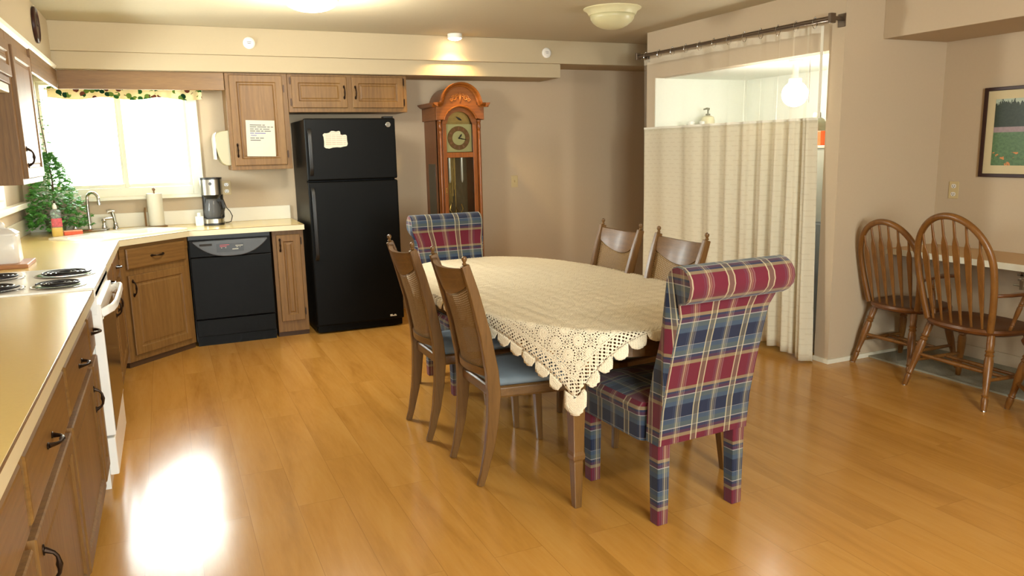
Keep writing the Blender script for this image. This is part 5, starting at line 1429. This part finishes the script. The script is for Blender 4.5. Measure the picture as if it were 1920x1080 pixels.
def turned(p0, p1, r=0.017, foot=True):
    p0, p1 = Vector(p0), Vector(p1)
    st = [(0, .85), (.04, .95), (.12, 1.0), (.2, .9), (.22, 1.15), (.24, .85), (.27, 1.15), (.29, .9), (.34, 1.15), (.5, 1.1), (.66, .85), (.78, .72), (.8, .95), (.82, .7), (.85, .9), (.92, .8), (1, .62)]
    return [p0.lerp(p1, a) for a, _ in st], [r * b for _, b in st]
def windsor(label, loc, rot, arms=False, group='windsor chairs at the desk', sc_=1.0):
    t = thing('windsor_chair', label, 'chair', loc, rot, group)
    W_, zs = (0.27, 0.435) if arms else (0.222, 0.43)
    dF = 0.225
    def seat(k):
        p = []
        for i in range(40):
            a = 2 * PI * i / 40; c_, s_ = math.cos(a), math.sin(a)
            x = (W_ + k) * math.copysign(abs(c_) ** 0.8, c_); y = (dF + k) * math.copysign(abs(s_) ** 0.8, s_)
            x *= 1 + 0.06 * (y / dF)
            p.append((x, y))
        return p
    bm = nb(); ring_loft(bm, [loop3(seat(-0.03), zs - 0.042), loop3(seat(-0.006), zs - 0.03), loop3(seat(0.0), zs - 0.016), loop3(seat(-0.006), zs - 0.003), loop3(seat(-0.025), zs), loop3([(x * 0.6, y * 0.6) for x, y in seat(-0.02)], zs - 0.009)])
    obj('seat', bm, M_WINDD, t, smooth=True)
    H = 0.63 if arms else 0.55
    hwb = 0.243 if arms else 0.222
    def hoop(u):       # u from -1 to 1 around the bow
        a = u * PI / 2
        x = math.sin(a)
        # sides rise and flare a little, then arch over
        if abs(u) > 0.62:
            k = (1 - abs(u)) / 0.38
            xx = math.copysign(hwb * (0.83 + 0.17 * math.sin(min(1, k) * PI / 2)), u); zz = H * 0.56 * k
        else:
            b = u / 0.62 * PI / 2
            xx = hwb * math.sin(b); zz = H * (0.56 + 0.44 * math.cos(b))
        return xx, zz
    lean = 0.21
    def P3(xx, zz): return (xx, -dF + 0.075 - lean * zz - 0.02 * (1 - (xx / hwb) ** 2), zs - 0.01 + zz)
    pts = [P3(*hoop(-1 + 2 * i / 48)) for i in range(49)]
    obj('hoop', tube(nb(), pts, 0.019, 10), M_WIND, t, smooth=True)
    ns = 6 if not arms else 6
    for k in range(ns):
        f = -1 + 2 * (k + 0.5) / ns
        xb = f * hwb * 0.78; xt = f * hwb * 0.90
        zt = H * (0.56 + 0.44 * math.sqrt(max(0.0, 1 - (xt / hwb) ** 2)))
        ws_ = 1.0 if arms else 0.88
        st = [(0.0, 0.011, 0.012), (0.10, 0.013, 0.011), (0.36, 0.030 * ws_, 0.010), (0.70, 0.043 * ws_, 0.009), (0.76, 0.036 * ws_, 0.009), (0.82, 0.015, 0.010), (0.98, 0.012, 0.010)]
        ps = [P3(xb + (xt - xb) * a, zt * a) for a, _, _ in st]
        obj('spindle', sweep(nb(), ps, [(w_, d_) for _, w_, d_ in st]), M_WIND, t, bevel=0.003, smooth=True)
    LG = {}
    for sx in (-1, 1):
        for sy in (-1, 1):
            top = (sx * (W_ - 0.075), sy * 0.135, zs - 0.03); bot = (sx * (W_ - 0.005 + 0.0), sy * 0.205 - (0.03 if sy < 0 else -0.0), 0.0)
            ps, rs = turned(top, bot, 0.021)
            lg = obj('leg', tube(nb(), ps, rs, 12), M_WIND, t, smooth=True)
            obj('glide', lathe(nb(), [(0.013, 0.0), (0.014, 0.002), (0.013, 0.006)], (bot[0], bot[1], 0), 12), M_CHROME, lg)
            LG[(sx, sy)] = (Vector(top), Vector(bot))
    def onleg(k, f): return LG[k][0].lerp(LG[k][1], f)
    for sx in (-1, 1):
        a, b = onleg((sx, -1), 0.60), onleg((sx, 1), 0.60)
        obj('stretcher', tube(nb(), [a, a.lerp(b, 0.5), b], [0.009, 0.013, 0.009], 10), M_WIND, t, smooth=True)
    a, b = (onleg((-1, -1), 0.60) + onleg((-1, 1), 0.60)) / 2, (onleg((1, -1), 0.60) + onleg((1, 1), 0.60)) / 2
    for dy in (-0.04, 0.05): obj('stretcher', tube(nb(), [a + Vector((0, dy, 0)), a.lerp(b, 0.5) + Vector((0, dy, 0)), b + Vector((0, dy, 0))], [0.009, 0.013, 0.009], 10), M_WIND, t, smooth=True)
    a, b = onleg((-1, -1), 0.5), onleg((1, -1), 0.5)
    obj('stretcher', tube(nb(), [a, a.lerp(b, 0.5), b], [0.009, 0.013, 0.009], 10), M_WIND, t, smooth=True)
    if arms:
        for s in (-1, 1):
            xb, zb = hoop(s * 0.72); p = Vector(P3(xb, 0.21)); 
            ap = [p, p + Vector((s * 0.04, 0.07, 0.005)), Vector((s * (W_ + 0.025), -0.03, p.z + 0.01)), Vector((s * (W_ + 0.03), 0.08, p.z + 0.012)), Vector((s * (W_ + 0.01), 0.14, p.z + 0.008))]
            ar = obj('armrest', sweep(nb(), ap, [(0.022, 0.018), (0.03, 0.018), (0.04, 0.019), (0.05, 0.02), (0.04, 0.018)], (1, 0, 0)), M_WINDD, t, bevel=0.006, smooth=True)
            for yy in (-0.04, 0.09):
                tube_b = nb(); ps, rs = turned((s * (W_ + 0.025), yy, p.z), (s * (W_ - 0.03), yy - 0.02, zs - 0.01), 0.012); tube(tube_b, ps, rs, 10)
                obj('arm_post', tube_b, M_WIND, ar, smooth=True)
    return t
windsor('armless hoop-back oak windsor chair at the desk, nearest the curtain', (4.375, 3.43, 0), -91)
windsor('hoop-back oak windsor armchair with turned legs in front of the desk', (4.225, 2.86, 0), -94, True)
windsor('oak windsor chair cut by the right edge of the photo, one splayed leg showing', (4.155, 2.285, 0), -40)

# ------------------------------------------------------------------ light
def area(name, loc, rot, sx, sy, power, color, portal=False):
    l = bpy.data.lights.new(name, 'AREA'); l.shape = 'RECTANGLE'; l.size = sx; l.size_y = sy; l.energy = power; l.color = color
    o = bpy.data.objects.new(name, l); COL.objects.link(o); o.location = loc; o.rotation_euler = rot
    if portal: l.cycles.is_portal = True
    return o
def point(name, loc, power, color, r=0.05):
    l = bpy.data.lights.new(name, 'POINT'); l.energy = power; l.color = color; l.shadow_soft_size = r
    o = bpy.data.objects.new(name, l); COL.objects.link(o); o.location = loc
    return o
w = bpy.data.worlds.new('overcast_sky'); sc.world = w; w.use_nodes = True
bg = w.node_tree.nodes['Background']; bg.inputs[0].default_value = (0.93, 1.0, 1.0, 1); bg.inputs[1].default_value = 24.0
area('window_portal', ((W1[0] + W1[1]) / 2, YB + 0.16, (W1[2] + W1[3]) / 2), (math.radians(-90), 0, 0), W1[1] - W1[0], W1[3] - W1[2], 1, (1, 1, 1), True)
area('window_portal', (XL - 0.16, (W2[0] + W2[1]) / 2, (W2[2] + W2[3]) / 2), (0, math.radians(-90), 0), W2[3] - W2[2], W2[1] - W2[0], 1, (1, 1, 1), True)
area('window_portal', ((W3[0] + W3[1]) / 2, YF - 0.16, (W3[2] + W3[3]) / 2), (math.radians(90), 0, 0), W3[1] - W3[0], W3[3] - W3[2], 1, (1, 1, 1), True)  # portal of the added rear window
WARM = (1.0, 0.93, 0.80)
point('globe_bulb', (0.925, 5.02, ZC - 0.30), 36, WARM, 0.12)
point('rear_fill_bulb', (1.9, -0.3, ZC - 0.30), 75, WARM, 0.12)  # fill from the added globe behind the camera
l = bpy.data.lights.new('downlight_beam', 'SPOT'); l.energy = 30; l.color = (1.0, 0.66, 0.22); l.spot_size = math.radians(125); l.spot_blend = 0.6; l.shadow_soft_size = 0.03
o = bpy.data.objects.new('downlight_beam', l); COL.objects.link(o); o.location = (2.36, 6.375, ZC - 0.055)
point('laundry_bulb', (4.14, 4.29, 1.66), 8.0, (1.0, 0.98, 0.9), 0.05)

# ------------------------------------------------------------------ camera
cam = bpy.data.cameras.new('camera'); co = bpy.data.objects.new('camera', cam); COL.objects.link(co)
FPX, YAW, PITCH, ROLL = 1438.284, math.radians(24.00403651), math.radians(10.28705663), math.radians(-1.28249915)
fwd = Vector((math.sin(YAW) * math.cos(PITCH), math.cos(YAW) * math.cos(PITCH), -math.sin(PITCH)))
right = Vector((math.cos(YAW), -math.sin(YAW), 0)); up = right.cross(fwd)
r2 = right * math.cos(ROLL) + up * math.sin(ROLL); u2 = up * math.cos(ROLL) - right * math.sin(ROLL)
co.matrix_world = Matrix(((r2.x, u2.x, -fwd.x, 0), (r2.y, u2.y, -fwd.y, 0), (r2.z, u2.z, -fwd.z, 1.473), (0, 0, 0, 1)))
cam.sensor_fit = 'HORIZONTAL'; cam.sensor_width = 36.0; cam.lens = FPX / 1920 * 36.0; cam.clip_start = 0.02; cam.clip_end = 200
sc.camera = co
sc.view_settings.view_transform = 'Standard'; sc.view_settings.look = 'None'
sc.view_settings.exposure = 0.82; sc.view_settings.gamma = 1.0; sc.view_settings.use_curve_mapping = False
sc.cycles.use_denoising = True
sc.cycles.max_bounces = 10; sc.cycles.transparent_max_bounces = 24
sc.cycles.sample_clamp_indirect = 8.0
sc.cycles.caustics_reflective = False; sc.cycles.caustics_refractive = False
